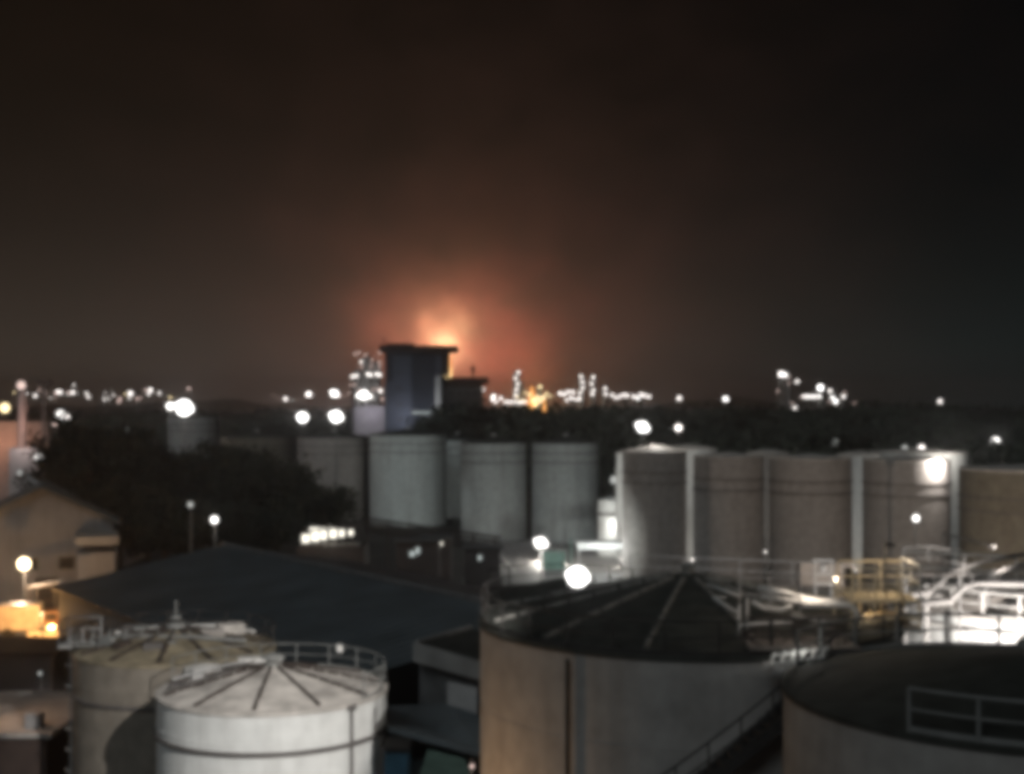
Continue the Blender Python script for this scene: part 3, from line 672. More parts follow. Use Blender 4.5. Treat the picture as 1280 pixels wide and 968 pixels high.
wl.add([(bk0.x, bk0.y, 0), (bk1.x, bk1.y, 0), (bk1.x, bk1.y, 6.75), (bk0.x, bk0.y, 6.75)], [(0, 3, 2, 1)])
wl.build('wall', M['clad'], sd_)
MB().tube([A2+s*wd+Vector((0,0,ez-9.1)), B2+s*wd+Vector((0,0,ez-9.1))], 0.14, 6).build('gutter', M['concdark'], sd_)
# lit loading bay behind the shed
lb = thing('loading_bay', 'low building with a brilliantly lit open bay behind the warehouse ridge', 'loading bay', (X(412, 150), 150, 0))
zb = Z(684, 150)
MB().box((0, 3, zb/2), (7.5, 5, zb)).build('wall', M['brownroof'], lb)
for k, (w_, h_) in enumerate([(.8, .9), (1.1, 1.5), (.7, 1.3), (.9, 1.2), (.6, .8), (.5, .6)]):
    MB().box((-2.7+1.0*k, 0.3, zb+0.45+h_/2+0.16*k), (w_, 0.1, h_)).build('lit_panel', M['Wcream'], lb)
MB().box((0, 1.6, zb+0.2), (6.4, 2.4, 0.2)).build('deck', M['concrete'], lb)
MB().box((0.1, 1.2, zb+2.0), (6.8, 2.6, 0.16), ry=-0.12).build('roof', M['brownroof'], lb)
for k in range(5): MB().tube([(-2.1+1.0*k, 0.2, zb), (-2.1+1.0*k, 0.2, zb+1.9)], 0.06).build('post', M['rib'], lb)
plight('lamp_light', (0, -0.8, zb+1.2), 60, (1, .96, .85), 0.2, lb)
for (px, py, w_, D_, lb_) in [(545, 684, 18, 150, 'small dark hut with a bright window strip under the widest grey tank'), (522, 689, 34, 140, 'small dark hut with a dim broken window strip near the warehouse ridge'), (603, 697, 26, 146, 'small dark hut with dim window strip left of the lit yard')]:
    h = thing('site_hut', lb_, 'hut', (X(px, D_), D_, 0)); zz = Z(py, D_); ww = w_/F*D_
    MB().box((0, 1.6, (zz+0.9)/2), (ww+1.6, 3.0, zz+0.9)).build('wall', M['brownroof'], h)
    MB().box((0, 1.5, zz+1.0), (ww+2.2, 3.6, 0.15)).build('roof', M['concdark'], h)
    n = max(3, int(w_/6)); rq = random.Random(px)
    for k in range(n):
        if rq.random() < .2: continue
        a_, b_ = ww/n*rq.uniform(.35, 1.0), rq.uniform(.2, .7)
        MB().box((-ww/2+ww*(k+.5)/n, 0.06, zz+rq.uniform(-.25, .25)+.1*k*(1 if px == 545 else -.6)), (a_, .06, b_)).build('window', M['Wcream'] if px == 545 else M['Wpale'], h)
# long dark bund / pipe rack strip at the foot of the middle row
fr = thing('pipe_rack', 'long dark pipe rack at the foot of the grey middle row', 'pipe rack', (0, 0, 0))
for k in range(4): MB().tube([P(455, 648+5*k, 185), P(625, 672+6*k, 165)], 0.18, 6).build('pipe', M['rib'], fr)
for k in range(7):
    q = k/6; px = 458+160*q; MB().tube([Vector((X(px, 185-20*q), 185-20*q+.3, 0)), P(px, 646+24*q, 185-20*q)+Vector((0,.3,0))], 0.14, 6).build('leg', M['rib'], fr)

# ------------------------------------------------------------------ buildings at lower centre
pb = thing('parapet_building', 'small building with a pale parapet left of the large tan tank', 'building', (0, 0, 0))
def slabq(a, b, c, d_, t_):
    m = MB(); a, b, c, d_ = map(Vector, (a, b, c, d_)); n = (b-a).cross(d_-a).normalized()*t_
    return m.add([a, b, c, d_, a+n, b+n, c+n, d_+n], [(3,2,1,0), (4,5,6,7), (0,1,5,4), (1,2,6,5), (2,3,7,6), (3,0,4,7)])
slabq(P(521, 803, 64), P(607, 828, 61), P(607, 850, 61), P(521, 826, 64), -0.25).build('parapet', M['concrete'], pb)
slabq(P(522, 805, 64.4), P(606, 829, 61.4), P(650, 800, 71), P(590, 786, 73), -0.2).build('roof', M['roofd'], pb)
slabq(P(520, 800, 64.2), P(524, 803, 64.1), P(592, 783, 73), P(588, 781, 73.2), -0.3).build('side_parapet', M['concrete'], pb)
wb_ = MB(); a, b = P(524, 826, 64.6), P(606, 850, 61.6)
wb_.add([(a.x, a.y, 0), (b.x, b.y, 0), (b.x, b.y, b.z), (a.x, a.y, a.z), (a.x+3, a.y+8, 0), (a.x+3, a.y+8, a.z), (b.x+3, b.y+8, 0), (b.x+3, b.y+8, b.z)],
        [(0, 1, 2, 3), (4, 0, 3, 5), (1, 6, 7, 2), (6, 4, 5, 7)]); wb_.build('wall', M['concdark'], pb)
slabq(P(561, 852, 61.8), P(598, 860, 61.2), P(598, 892, 61.2), P(561, 880, 61.8), -0.15).build('window_panel', M['rail'], pb)
lh = thing('low_shed', 'low dark shed with a bluish roof at the bottom centre', 'shed', (0, 0, 0))
MB().add([P(486, 888, 66), P(560, 885, 62), P(612, 905, 60), P(600, 946, 54), P(485, 915, 56)], [(4, 3, 2, 1, 0)]).build('roof', M['clad'], lh).modifiers.new('thick', 'SOLIDIFY').thickness = -0.2
MB().box((X(545, 60), 60, Z(900, 60)/2-0.6), (2.5, 3.0, Z(900, 60)-1.6)).build('wall', M['clad'], lh)
bx = thing('blue_container', 'blue painted steel box beside the white left tank', 'container', (X(497, 54.5), 54.5, 0))
MB().box((0, 0, Z(940, 54)/2), (0.9, 1.6, Z(940, 54))).build('body', M['bluebox'], bx); MB().box((0, 0, Z(935, 54)), (1.05, 1.8, 0.15)).build('lid', M['raildark'], bx)
gp = thing('green_panel', 'faded green tilted panel at the bottom centre edge', 'panel', (0, 0, 0))
MB().add([P(535, 940, 52), P(580, 952, 51), P(598, 985, 48), P(520, 985, 48)], [(3, 2, 1, 0)]).build('panel', M['greenp'], gp).modifiers.new('thick', 'SOLIDIFY').thickness = -0.1
MB().tube([P(560, 975, 49), Vector((X(560, 49), 49, 0))], 0.1).build('post', M['steel'], gp)
lamp_post(590, 958, 47.5, 0.07, M['Lpink'], 4, 'tiny warm lamp at the bottom left foot of the large tan tank', (1, .8, .7), group=G1)

# ------------------------------------------------------------------ left yard
ho = thing('gabled_house', 'cream gabled building with a grey roof at the left edge', 'house', (X(52, 150), 150, 0), rz=rad(18))
za, ze = Z(612, 150), Z(655, 150); w2 = 7.6
MB().add([(-w2, 0, 0), (w2, 0, 0), (w2, 0, ze), (0, 0, za), (-w2, 0, ze), (-w2, 14, 0), (w2, 14, 0), (w2, 14, ze), (0, 14, za), (-w2, 14, ze)],
         [(0,1,2,3,4), (9,8,7,6,5), (1,6,7,2), (0,4,9,5)]).build('wall', M['house'], ho)
for sg in (-1, 1):
    q = Vector((sg*(w2+.8), 0, ze-.45)); m = MB(); up = Vector((0, 0, .22))
    a, b = Vector((0, -.7, za+.12)), Vector((q.x, -.7, q.z+.12)); a2, b2 = a+Vector((0, 15.2, 0)), b+Vector((0, 15.2, 0))
    m.add([a, b, b2, a2, a+up, b+up, b2+up, a2+up], [(0,1,2,3), (7,6,5,4), (0,4,5,1), (1,5,6,2), (2,6,7,3)]); m.build('roof', M['houseroof'], ho)
MB().box((-1.2, -0.05, 4.2), (1.6, 0.12, 1.3)).build('window', M['glassd'], ho); MB().box((2.6, -0.05, 4.2), (1.6, 0.12, 1.3)).build('window', M['glassd'], ho)
MB().box((0.5, -0.06, 1.3), (2.4, 0.12, 2.6)).build('door', M['rib'], ho)
lt = thing('lean_to', 'pale lower side building against the right of the gabled house', 'lean-to', (X(120, 146), 146, 0), rz=rad(18))
MB().box((0, 2, Z(690, 146)/2), (3.8, 6, Z(690, 146))).build('wall', M['house'], lt); MB().box((0.1, 2, Z(675, 146)), (4.4, 6.6, 0.9)).build('parapet', M['concrete'], lt)
aw = thing('lit_awning', 'pale awning catching the orange lamp light in the left yard', 'awning', (X(57, 132), 132, 0))
MB().box((0, 0, Z(731, 132)), (3.0, 2.6, 0.12), ry=-0.16).build('canopy', M['pipe'], aw)
for sx in (-1.2, 1.2):
    for sy in (-1, 1): MB().tube([(sx, sy, 0), (sx, sy, Z(734, 132))], 0.06).build('leg', M['steel'], aw)
lamp_post(52, 768, 121, 0.16, M['Lyel'], 4800, 'added orange lamp lighting the yard beside the truck at the left edge', (1, .50, .16), group=G1, offset=(-.8, 0, .3))  # extra lamp added to strengthen the orange light on the yard
# truck
tk = thing('parked_truck', 'box truck parked in the orange lit yard at the left edge', 'truck', (X(38, 128), 128, 0), rz=0.2)
MB().box((-0.9, 0, 1.9), (3.8, 2.3, 2.3)).build('cargo_box', M['cream'], tk)
cb = MB().box((1.9, 0, 1.5), (1.6, 2.2, 1.7), taper=0.92).build('cab', M['truck'], tk); MB().box((2.0, -1.1, 1.9), (1.0, 0.06, 0.6)).build('side_window', M['glassd'], cb)
MB().box((0, 0, 0.65), (5.4, 1.6, 0.25)).build('chassis', M['band'], tk)
for (sx, sy) in ((-1.9, -1), (-1.9, 1), (1.9, -1), (1.9, 1)):
    w = MB().tube([(sx, sy*1.05-.14, 0.48), (sx, sy*1.05+.14, 0.48)], 0.48, 16).build('wheel', M['tyre'], tk)
car_g = thing('parked_car', 'small car parked right of the truck in the orange lit yard', 'car', (X(64, 126), 126, 0), rz=0.15)
MB().box((0, 0, 0.62), (3.9, 1.7, 0.6)).build('body', M['cream'], car_g); MB().box((-0.1, 0, 1.15), (2.1, 1.5, 0.55), taper=0.78).build('cabin', M['glassd'], car_g)
for (sx, sy) in ((-1.2, -1), (-1.2, 1), (1.2, -1), (1.2, 1)): MB().tube([(sx, sy*.8-.1, 0.32), (sx, sy*.8+.1, 0.32)], 0.32, 14).build('wheel', M['tyre'], car_g)
# dark shed and the flat lit roof below
ds = thing('dark_hut', 'dark low hut under the orange yard at the left edge', 'hut', (X(40, 100), 100, 0))
MB().box((-2, 0, 2.0), (9.0, 6, 4.0)).build('wall', M['brownroof'], ds); MB().box((-2, 0, 4.1), (9.6, 6.6, 0.2)).build('roof', M['slab'], ds)
fl = thing('flat_roofed_building', 'low building with a pinkish lit flat roof in the lower left corner', 'building', (X(20, 72), 72, 0))
zf = Z(935, 67.5)
MB().box((-2.2, 2.5, zf/2), (9.2, 9.6, zf)).build('wall', M['slab'], fl); MB().box((-2.2, 2.5, zf+0.12), (9.9, 10.2, 0.24)).build('roof', M['tan'], fl)
MB().box((1.4, -1.2, zf+0.6), (0.8, 0.7, 0.8)).build('roof_vent', M['house'], fl)
plight('lamp_light', (-1.5, -0.5, zf+4.2), 430, (1, .60, .36), 0.1, fl)  # lamp and bracket assumed out of frame to warm the roof
MB().tube([(-1.5, -0.1, zf+.2), (-1.5, -0.1, zf+4.4), (-1.5, -0.5, zf+4.4)], 0.05).build('added_lamp_bracket', M['steel'], fl)
# pinkish lit columns at the far left
pc = thing('lit_column', 'tall pink lit column with a lamp on top at the left edge', 'column', (X(28, 250), 250, 0))
h = Z(492, 250); MB().revolve([(0.85, 0), (0.8, h), (0.02, h+.2)], 20).build('shaft', M['towerlight'], pc)
ball(0.8).build('lens', M['Lpink'], pc, loc=(0, -0.6, Z(482, 250))); MB().box((0, 0, h+0.7), (1.2, 0.8, 1.2)).build('lamp_housing', M['housing'], pc)
plight('lamp_light', (2.2, -6, h-6), 900, (1, .50, .38), 0.3, pc); plight('lamp_light', (-3, -5, 5), 900, (1, .55, .42), 0.3, pc)
p2 = thing('slim_mast', 'slim dull mast right of the pink column at the left edge', 'mast', (X(55, 260), 260, 0))
h = Z(478, 260); MB().tube([(0, 0, 0), (0, 0, h)], 0.5, 8, r2=0.3).build('shaft', M['steel'], p2); MB().box((0, 0, h), (2.6, 1.2, 0.8)).build('top_box', M['band'], p2)
wl2 = thing('red_lit_wall', 'reddish lit plant wall behind the pink column at the left edge', 'wall', (X(20, 280), 280, 0))
MB().box((0, 0, 9), (14, 3, 18)).build('wall_panel', M['tan'], wl2); ball(1.0).build('lens', M['Lyel'], wl2, loc=(-1.4, -2.4, Z(510, 278)))
plight('lamp_light', (-1, -7, 14), 1500, (1, .42, .25), 0.3, wl2)
wb = thing('pale_block', 'pale lit low block between the pink column and the big tree', 'block', (X(38, 235), 235, 0))
MB().box((0, 0, Z(560, 235)/2), (6, 4, Z(560, 235))).build('wall', M['towerlight'], wb); plight('lamp_light', (0, -5, Z(560, 235)+1), 500, (1, .75, .70), 0.2, wb)
pc2 = thing('slanted_pipe', 'pale slanted pipe above the roof of the gabled house', 'pipe', (0, 0, 0))
MB().tube([P(35, 597, 165), P(55, 610, 160)], 0.3, 8).build('pipe', M['towerlight'], pc2); MB().tube([Vector((X(45, 163), 163, 0)), P(45, 603, 163)], 0.2).build('post', M['steel'], pc2)

# ------------------------------------------------------------------ trees
def crown_mesh(name, lobes, nleaf, leaf, mtl, seed):
    rr = random.Random(seed); m = MB(); tot = sum(l[3]*l[4]*l[5] for l in lobes)
    for (cx, cy, cz, ax, ay, az) in lobes:
        n = int(nleaf*(ax*ay*az)/tot)
        # clusters of leaves
        nc = max(6, n//14)
        for c in range(nc):
            while True:
                v = Vector((rr.uniform(-1,1), rr.uniform(-1,1), rr.uniform(-1,1)))
                if v.length < 1: break
            v = v.normalized()*(v.length**0.45)
            cc = Vector((cx+v.x*ax, cy+v.y*ay, cz+v.z*az))
            for k in range(14):
                p = cc+Vector((rr.gauss(0, 1), rr.gauss(0, 1), rr.gauss(0, .8)))*leaf*1.5
                a = Vector((rr.gauss(0,1), rr.gauss(0,1), rr.gauss(0,1))).normalized(); b = a.orthogonal().normalized()
                s_ = leaf*rr.uniform(.6, 1.3)
                m.add([p-a*s_, p+b*s_*.5, p+a*s_, p-b*s_*.5], [(0,1,2,3)])
    me = m.mesh(name); me.materials.append(mtl); return me
def rand_lobes(w, h, n, seed):
    rr = random.Random(seed); out = [(0, 0, h*0.62, w*.36, w*.36, h*.26)]
    for k in range(n):
        a = rr.uniform(0, 2*PI); q = rr.uniform(.35, .62)*w*.62
        out.append((q*math.cos(a), q*math.sin(a), h*rr.uniform(.42, .80), w*rr.uniform(.17, .27), w*rr.uniform(.17, .27), h*rr.uniform(.13, .2)))
    return out
def trunk_mesh(h, w, seed):
    rr = random.Random(seed); m = MB().tube([(0,0,0), (0.1,0,h*.25), (0,.1,h*.5), (0,0,h*.75)], w*.035, 8, r2=w*.012)
    for k in range(6):
        a = rr.uniform(0, 2*PI); q = w*.3; z0 = h*rr.uniform(.25, .45)
        m.tube([(0,0,z0), (q*.5*math.cos(a), q*.5*math.sin(a), z0+h*.13), (q*math.cos(a), q*math.sin(a), z0+h*.25)], w*.015, 5, r2=w*.005)
    me = m.mesh('trunk'); me.materials.append(M['bark']); return me
def tree(x, y, w, h, label, seed, mtl, nleaf=5000, leaf=0.32, group=None, name='tree'):
    t = thing(name, label, 'tree', (x, y, 0), group=group)
    link('trunk', trunk_mesh(h, w, seed), t); link('crown', crown_mesh('crown', rand_lobes(w, h, 9, seed), nleaf, leaf, mtl, seed+5), t)
    return t
GT = 'dark trees left of the middle row'
tree(X(112, 175), 175, 15, 21.3, 'tallest rounded dark tree behind the gabled house', 11, M['foliage'], 9000, .36, GT)
tree(X(185, 180), 180, 12, 18.8, 'dark tree right of the tallest rounded tree', 12, M['foliage'], 8000, .36, GT)
tree(X(78, 182), 184, 11, 17.5, 'dark tree at the left flank of the tallest rounded tree', 13, M['foliage'], 6000, .36, GT)
tree(X(232, 186), 186, 13, 16.6, 'low dark tree under the largest left floodlight', 14, M['foliage2'], 7000, .36, GT)
tree(X(290, 188), 188, 14, 17.6, 'low olive tree before the greenish lit tank', 15, M['foliage2'], 7000, .36, GT)
tree(X(345, 192), 192, 13, 15.2, 'low olive tree before the very dark tank', 16, M['foliage2'], 7000, .36, GT)
tree(X(398, 198), 198, 10, 10.5, 'low shrubby tree at the foot of the dim brownish tank', 17, M['foliage2'], 5000, .33, GT)
tree(X(150, 165), 165, 12, 13.5, 'dark tree nearest the warehouse left end', 18, M['foliage'], 7000, .34, GT)
tree(X(205, 166), 166, 12, 11.5, 'dark tree behind the small white lamp by the warehouse', 19, M['foliage'], 7000, .34, GT)
tree(X(262, 172), 172, 12, 10.2, 'dark tree right of the small white lamp by the warehouse', 20, M['foliage'], 6000, .34, GT)
tree(X(325, 176), 176, 11, 8.2, 'dark bushy tree left of the lit loading bay', 21, M['foliage'], 5000, .34, GT)
# wood beyond the tanks: individual trees sharing a few crowns
variants = []
for k in range(5):
    h0 = 16+k; w0 = 15+1.5*k
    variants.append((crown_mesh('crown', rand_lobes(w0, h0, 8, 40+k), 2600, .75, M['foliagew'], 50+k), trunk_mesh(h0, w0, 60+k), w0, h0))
def wood(px0, px1, D, top, n, seed, label, group, jit=1.0):
    rr = random.Random(seed)
    for i in range(n):
        px = px0+(px1-px0)*(i+rr.uniform(.2, .8))/n; DD = D*rr.uniform(.93, 1.07); v = variants[rr.randrange(5)]
        t = thing('tree', label, 'tree', (X(px, DD), DD, 0), rz=rr.uniform(0, 6), group=group)
        hh = Z(top(px)+rr.uniform(-2, 3)*jit, DD)/v[3]; t.scale = (hh*1.15, hh*1.15, hh)
        link('trunk', v[1], t); link('crown', v[0], t)
LA, LB, LC, LD = 'dark tree in the wood behind the grey middle row', 'dark tree in the wood along the skyline behind the right hand row', 'dark tree in the nearer low wood above the right hand row', 'dark tree on the low skyline left of the tower'
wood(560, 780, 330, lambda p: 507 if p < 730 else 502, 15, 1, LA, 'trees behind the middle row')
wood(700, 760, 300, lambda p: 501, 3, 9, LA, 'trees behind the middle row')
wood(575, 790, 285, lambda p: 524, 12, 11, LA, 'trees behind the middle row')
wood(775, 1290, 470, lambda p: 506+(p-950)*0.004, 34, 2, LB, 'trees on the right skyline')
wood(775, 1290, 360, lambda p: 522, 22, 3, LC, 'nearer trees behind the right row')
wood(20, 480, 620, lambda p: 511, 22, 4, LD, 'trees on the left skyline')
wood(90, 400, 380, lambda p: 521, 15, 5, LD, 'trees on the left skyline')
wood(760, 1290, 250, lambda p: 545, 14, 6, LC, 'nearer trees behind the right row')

# ------------------------------------------------------------------ dark tower and its neighbour
Dt = 400.0
tw = thing('control_tower', 'dark square tower with an overhanging flat roof in front of the fire glow', 'tower', (X(517, Dt), Dt, 0))
def TX(px): return (px-517)/F*Dt
zt = Z(432, Dt); 
MB().box((0.5+TX(521), 5, zt-1.0), (TX(569)-TX(473), 16, 1.9)).build('roof_slab', M['slab'], tw)
MB().box((TX(517), 5, (zt-1.9)/2), (TX(553)-TX(483), 13, zt-2.0)).build('body', M['bluewall'], tw)
MB().box((TX(530), -1.62, (Z(443, Dt)+0)/2), (TX(545)-TX(515), 0.3, Z(443, Dt))).build('glazed_bay', M['towerdark'], tw)
MB().box((TX(548), -1.9, Z(470, Dt)/2), (TX(551.5)-TX(545), 0.9, Z(470, Dt))).build('pale_column', M['towerlight'], tw)
MB().box((TX(556), 4, Z(456, Dt)), (TX(561)-TX(551), 9, (470-441)/F*Dt)).build('upper_cabin', M['slab'], tw)
MB().box((TX(487), -1.55, Z(460, Dt)), (2.2, 0.2, 8)).build('shade_panel', M['towerdark'], tw)
pm = MB().box((0, 0, 0), (0.95, 0.15, 0.5)).mesh('window'); pm.materials.append(M['Wpale'])
for k in range(6): link('window', pm, tw, loc=(TX(518+4.4*k), -1.95, Z(516, Dt)))
wm = MB().box((0, 0, 0), (1.5, 0.12, 0.35)).mesh('ledge'); wm.materials.append(M['slab'])
for k in range(6): link('ledge', wm, tw, loc=(TX(500), -1.6, 8+4.5*k)); 
MB().tube([(TX(479), 3, zt), (TX(479), 3, zt+2.5)], 0.15).build('roof_mast', M['slab'], tw)
MB().box((TX(500), 3, zt+.3), (8, 4, .8)).build('plant_room', M['slab'], tw)
plight('lamp_light', (TX(506), -7, Z(520, Dt)), 800, (.9, .92, 1), 0.5, tw)
plight('lamp_light', (TX(551), -9, Z(525, Dt)), 1500, (1, 1, 1), 0.5, tw)
D2 = 430.0
nb = thing('dark_office_block', 'lower dark block with a flat roof and mast right of the tower', 'building', (X(581, D2), D2, 0))
z2 = Z(472, D2)
MB().box((0, 5, z2-.9), (58/F*D2, 14, 1.9)).build('roof_slab', M['slab'], nb); MB().box((-1.1, 5, (z2-1.8)/2), (53/F*D2, 11, z2-1.8)).build('body', M['concdark'], nb)
MB().tube([(10/F*D2, 3, z2), (10/F*D2, 3, Z(456, D2))], 0.3).build('roof_mast', M['slab'], nb); MB().box((10/F*D2, 3, Z(462, D2)), (1.1, 1.1, 1.5)).build('mast_box', M['slab'], nb)
wn = MB().box((0, 0, 0), (1.4, .12, .7)).mesh('window'); wn.materials.append(M['glassd'])
for r_ in range(4):
    for k in range(4): link('window', wn, nb, loc=(-4.2+2.5*k, -0.56, z2-5-4*r_))
MB().box((0, -.6, Z(529, D2)), (3.6, .12, .7)).build('lit_window', M['Wpale'], nb)

# ------------------------------------------------------------------ far refinery: columns, frames, lamps, fire
def refinery(label, D, cols, lamps, frames=(), name='refinery_unit'):
    t = thing(name, label, 'refinery', (X(lamps[0][0], D), D, 0)); ox = t.location.x
    for (px, py, w) in cols:
        c = MB().revolve([(w, 0), (w, Z(py, D)-w), (w*.5, Z(py, D)), (.02, Z(py, D)+.2)], 12).build('column', M['steel'], t, loc=(X(px, D)-ox, 3, 0))
        pmb = MB().revolve([(w, 0), (w+1.1, 0), (w+1.1, .3), (w, .3)], 12).mesh('platform'); pmb.materials.append(M['steel'])
        k = 6.0
        while k < Z(py, D)-3: link('platform', pmb, c, loc=(0, 0, k)); k += 6.5
    for (pa, pb_, py) in frames:
        m = MB(); h = Z(py, D); n = max(2, int((X(pb_, D)-X(pa, D))/6))
        for i in range(n+1):
            xx = X(pa, D)-ox+(X(pb_, D)-X(pa, D))*i/n; m.tube([(xx, 4, 0), (xx, 4, h)], .3, 5)
        for z_ in range(5, int(h)+1, 5): m.tube([(X(pa, D)-ox, 4, z_), (X(pb_, D)-ox, 4, z_)], .25, 5)
        m.build('pipe_frame', M['steel'], t)
    cache = {}
    for (px, py, r_, mm_) in lamps:
        r_ = r_*(.78 if r_ < 1.85 else .9)
        key = (r_, mm_)
        if key not in cache:
            me = ball(r_, 8).mesh('lamp'); me.materials.append(M[mm_]); cache[key] = me
        link('lamp', cache[key], t, loc=(X(px, D)-ox, -1, Z(py, D)))
    return t
rr = random.Random(3)
# left of the tower
lm_ = [(455, 494, 2.0, 'Lbig'), (448, 495, 1.0, 'Lwhite'), (463, 496, 1.0, 'Lwhite')]
for (px, py) in [(441, 471), (446, 470), (460, 468), (464, 469), (471, 468), (475, 469)]: lm_.append((px, py, .75, 'Lmid'))
for py in (443, 452, 459, 481, 488):
    for px in (444, 451, 458, 466, 474):
        if rr.random() < .68: lm_.append((px+rr.uniform(-2, 2), py+rr.uniform(-1.5, 1.5), .6, 'Lmid' if rr.random() < .3 else 'Lpink'))
lm_ += [(476, 489, .8, 'Lmid'), (478, 499, .7, 'Lpink'), (438, 482, .5, 'Lpink'), (436, 492, .5, 'Lpink')]
refinery('tall refinery structure full of lights left of the dark tower', 520, [(446, 462, 1.6), (458, 445, 2.2), (470, 452, 1.8)], lm_, [(438, 480, 478)])
pv = thing('violet_lit_block', 'dull violet lit plant block below the lights left of the tower', 'building', (X(462, 480), 480, 0))
MB().box((0, 3, Z(508, 480)/2), (38/F*480, 8, Z(508, 480))).build('wall', M['concrete'], pv); plight('lamp_light', (1, -9, Z(512, 480)), 2600, (.86, .80, 1), .5, pv)
lm_ = []
rl = random.Random(21)
for px in range(18, 215, 5):
    if rl.random() < .62: lm_.append((px+rl.uniform(-2, 2), 494+rl.gauss(0, 4), rl.choice((.45, .6, .8, 1.0)), rl.choice(('Lpink', 'Lmid', 'Ldim', 'Lyel', 'Lmid'))))
for px in range(330, 436, 6):
    if rl.random() < .5: lm_.append((px, 497+rl.gauss(0, 3), rl.choice((.4, .6, .8)), rl.choice(('Lpink', 'Ldim', 'Lmid'))))
refinery('irregular band of tiny plant lights along the left skyline', 700, [(131, 490, .8), (170, 488, .8)], lm_, [(120, 192, 499)])
# flare plant
lm_ = []
for (px, ys) in [(646, (466, 473, 480, 487, 494)), (727, (471, 478, 485, 491)), (741, (472, 480, 488, 493)), (755, (486, 493))]:
    for y_ in ys: lm_.append((px+rr.uniform(-2, 2), y_, 1.15, 'Lmid'))
for px in (616, 620, 626): lm_.append((px, 500+rr.uniform(-4, 3), 1.3, 'Lmid'))
lm_ += [(604, 487, 1.2, 'Lmid'), (603, 493, 1.0, 'Lpink'), (617, 496, 1.5, 'Lwhite'), (675, 484, 1.4, 'Lyel')]
for px in range(632, 662, 5): lm_.append((px, 503, 1.2, 'Lmid'))
for px in range(648, 692, 4): lm_.append((px+rr.uniform(-1.5, 1.5), 494+rr.uniform(-5, 8), rr.choice((.9, 1.2, 1.6)), 'Lyel'))
for px in (700, 705, 710, 716): lm_.append((px, 491+rr.uniform(-2, 2), 1.3, 'Lmid'))
for px in (709, 714, 719, 724): lm_.append((px, 499+rr.uniform(-2, 3), 1.3, 'Lmid'))
for px in (765, 770, 775, 780, 784): lm_.append((px, 495+rr.uniform(-3, 3), 1.2, 'Lmid'))
for px in (792, 797, 801, 805, 811): lm_.append((px, 495+rr.uniform(-2, 3), 1.3, 'Lmid' if px != 797 else 'Lwhite'))
refinery('long refinery with lit columns beside the yellow flames', 850, [(646, 463, 2.2), (652, 478, 1.6), (675, 482, 1.8), (727, 468, 1.9), (741, 470, 1.7), (755, 484, 1.4)], lm_, [(612, 662, 497), (690, 722, 488), (762, 812, 495)])
lm_ = [(976, 468, 1.9, 'Lmid'), (981, 469, 1.5, 'Lwhite'), (996, 477, 1.2, 'Lmid'), (1025, 485, 2.0, 'Lbig'), (972, 489, .9, 'Lpink'), (986, 472, .7, 'Lpink'), (986, 480, .7, 'Lpink'), (1002, 496, .8, 'Lpink')]
for px in range(1004, 1028, 4): lm_.append((px, 496, 1.1, 'Lmid' if px % 8 else 'Lwhite'))
lm_ += [(1037, 489, 1.3, 'Lmid'), (1040, 497, 1.3, 'Lwhite'), (1044, 502, 1.7, 'Lwhite'), (1054, 496, 1.2, 'Lmid'), (1055, 491, .8, 'Lpink'), (993, 510, 1.2, 'Lmid'), (990, 504, .7, 'Lpink'), (1068, 504, .8, 'Lpink'), (1036, 503, .8, 'Lpink')]
refinery('distant cluster of lit plant on the right skyline', 800, [(986, 465, 1.5), (1026, 488, 1.5), (977, 474, 1.2), (1053, 490, 1.2)], lm_, [(1000, 1032, 497), (972, 990, 478)])

# flames
def flame(loc, w, h, seed, material):
    rr = random.Random(seed); m = MB()
    for k in range(9):
        a = rr.uniform(0, 2*PI); q = w*.5*rr.uniform(0, .6); hh = h*rr.uniform(.82, 1.0)*(1-.3*q/w); r_ = w*rr.uniform(.16, .3)
        n = 9; pts = []
        for i in range(n+1):
            u = i/n; pts.append((q*math.cos(a)+w*.12*math.sin(u*5+k), q*math.sin(a)+w*.1*math.cos(u*4+k), hh*u))
        base = len(m.v)
        for i, p in enumerate(pts):
            u = i/n; r2 = r_*(math.sin(PI*min(1, u*.75+.25))**.9)*(1-u*.5)*(1+.18*math.sin(u*9+k*2))+.02
            for j in range(8): t_ = 2*PI*j/8; m.v.append((p[0]+r2*math.cos(t_), p[1]+r2*math.sin(t_), p[2]))
        for i in range(n):
            for j in range(8): m.f.append((base+i*8+j, base+i*8+(j+1) % 8, base+(i+1)*8+(j+1) % 8, base+(i+1)*8+j))
    return m
ff = thing('refinery_fire', 'towering flames half hidden behind the dark tower', 'fire', (X(556, 1300), 1300, 0))
flame(None, 22, Z(420, 1300), 4, None).build('flame', M['fire'], ff); flame(None, 13, Z(425, 1300), 5, None).build('flame', M['fire2'], ff, loc=(2, -6, 0))
f2 = thing('flare_flames', 'low yellow orange flames among the lights of the long refinery', 'fire', (X(664, 900), 900, 0))
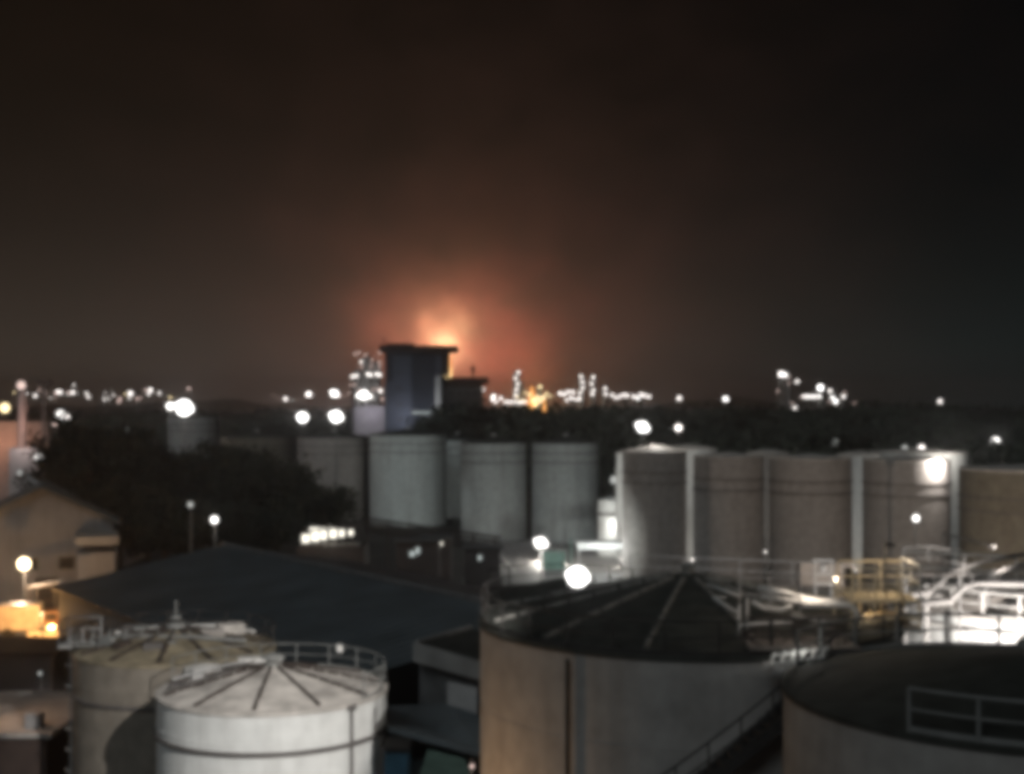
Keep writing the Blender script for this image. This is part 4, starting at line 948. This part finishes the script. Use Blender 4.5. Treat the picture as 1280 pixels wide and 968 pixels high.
flame(None, 9, Z(476, 900), 6, None).build('flame', M['fire'], f2); flame(None, 6, Z(492, 900), 8, None).build('flame', M['fire2'], f2, loc=(3, -3, 0)); flame(None, 6, Z(488, 900), 9, None).build('flame', M['fire'], f2, loc=(8, 2, 0))

plight('fire_light', (0, -8, Z(440, 1300)), 320000, (1, .50, .28), 4.0, ff)
plight('fire_light', (2, -8, 14), 90000, (1, .60, .25), 2.0, f2)

# extra spots added at lit lamps, aimed at the viewpoint for halos in haze
def halo_spot(px, py, D, power, cone, up=0.0, color=(1, .97, .94)):
    p = P(px, py, D); p.y -= 2.2 if D > 100 else 0.7
    par = min((o for o in bpy.data.objects if o.type == 'EMPTY' and not o.parent), key=lambda o: abs(o.location.x-p.x)+abs(o.location.y-P(px, py, D).y))
    d = (Vector((0, 0, HC))-p).normalized(); tgt = p+d*10+Vector((0, 0, 10*math.tan(rad(up))))
    spot('halo_light', p-par.location, tgt-par.location, power, cone, color, 0.3, 0.9, par)
halo_spot(420, 521, 240, 9000, 11, 2); halo_spot(378, 522, 240, 6500, 11, 2); halo_spot(230, 510, 262, 9000, 11, 2)
halo_spot(803, 534, 178, 3500, 11, 3); halo_spot(722, 721, 53.4, 1800, 8, 0.8); halo_spot(676, 679, 186, 2000, 11, 3)
halo_spot(268, 650, 150, 700, 11, 3); halo_spot(30, 705, 134, 1200, 11, 3, (1, .60, .28)); halo_spot(1244, 552, 260, 2500, 11, 3)

# ------------------------------------------------------------------ haze
hm_ = bpy.data.materials.new('haze air'); hm_.use_nodes = True; nt = hm_.node_tree; nt.nodes.clear()
v = nt.nodes.new('ShaderNodeVolumePrincipled'); v.inputs['Density'].default_value = 2.5e-4; v.inputs['Color'].default_value = (.9, .9, .92, 1)
v.inputs['Anisotropy'].default_value = 0.8
o = nt.nodes.new('ShaderNodeOutputMaterial'); nt.links.new(v.outputs[0], o.inputs['Volume'])
tag(MB().box((0, 3100, 54.5), (9200, 6700, 111)).build('haze', hm_), kind='stuff')
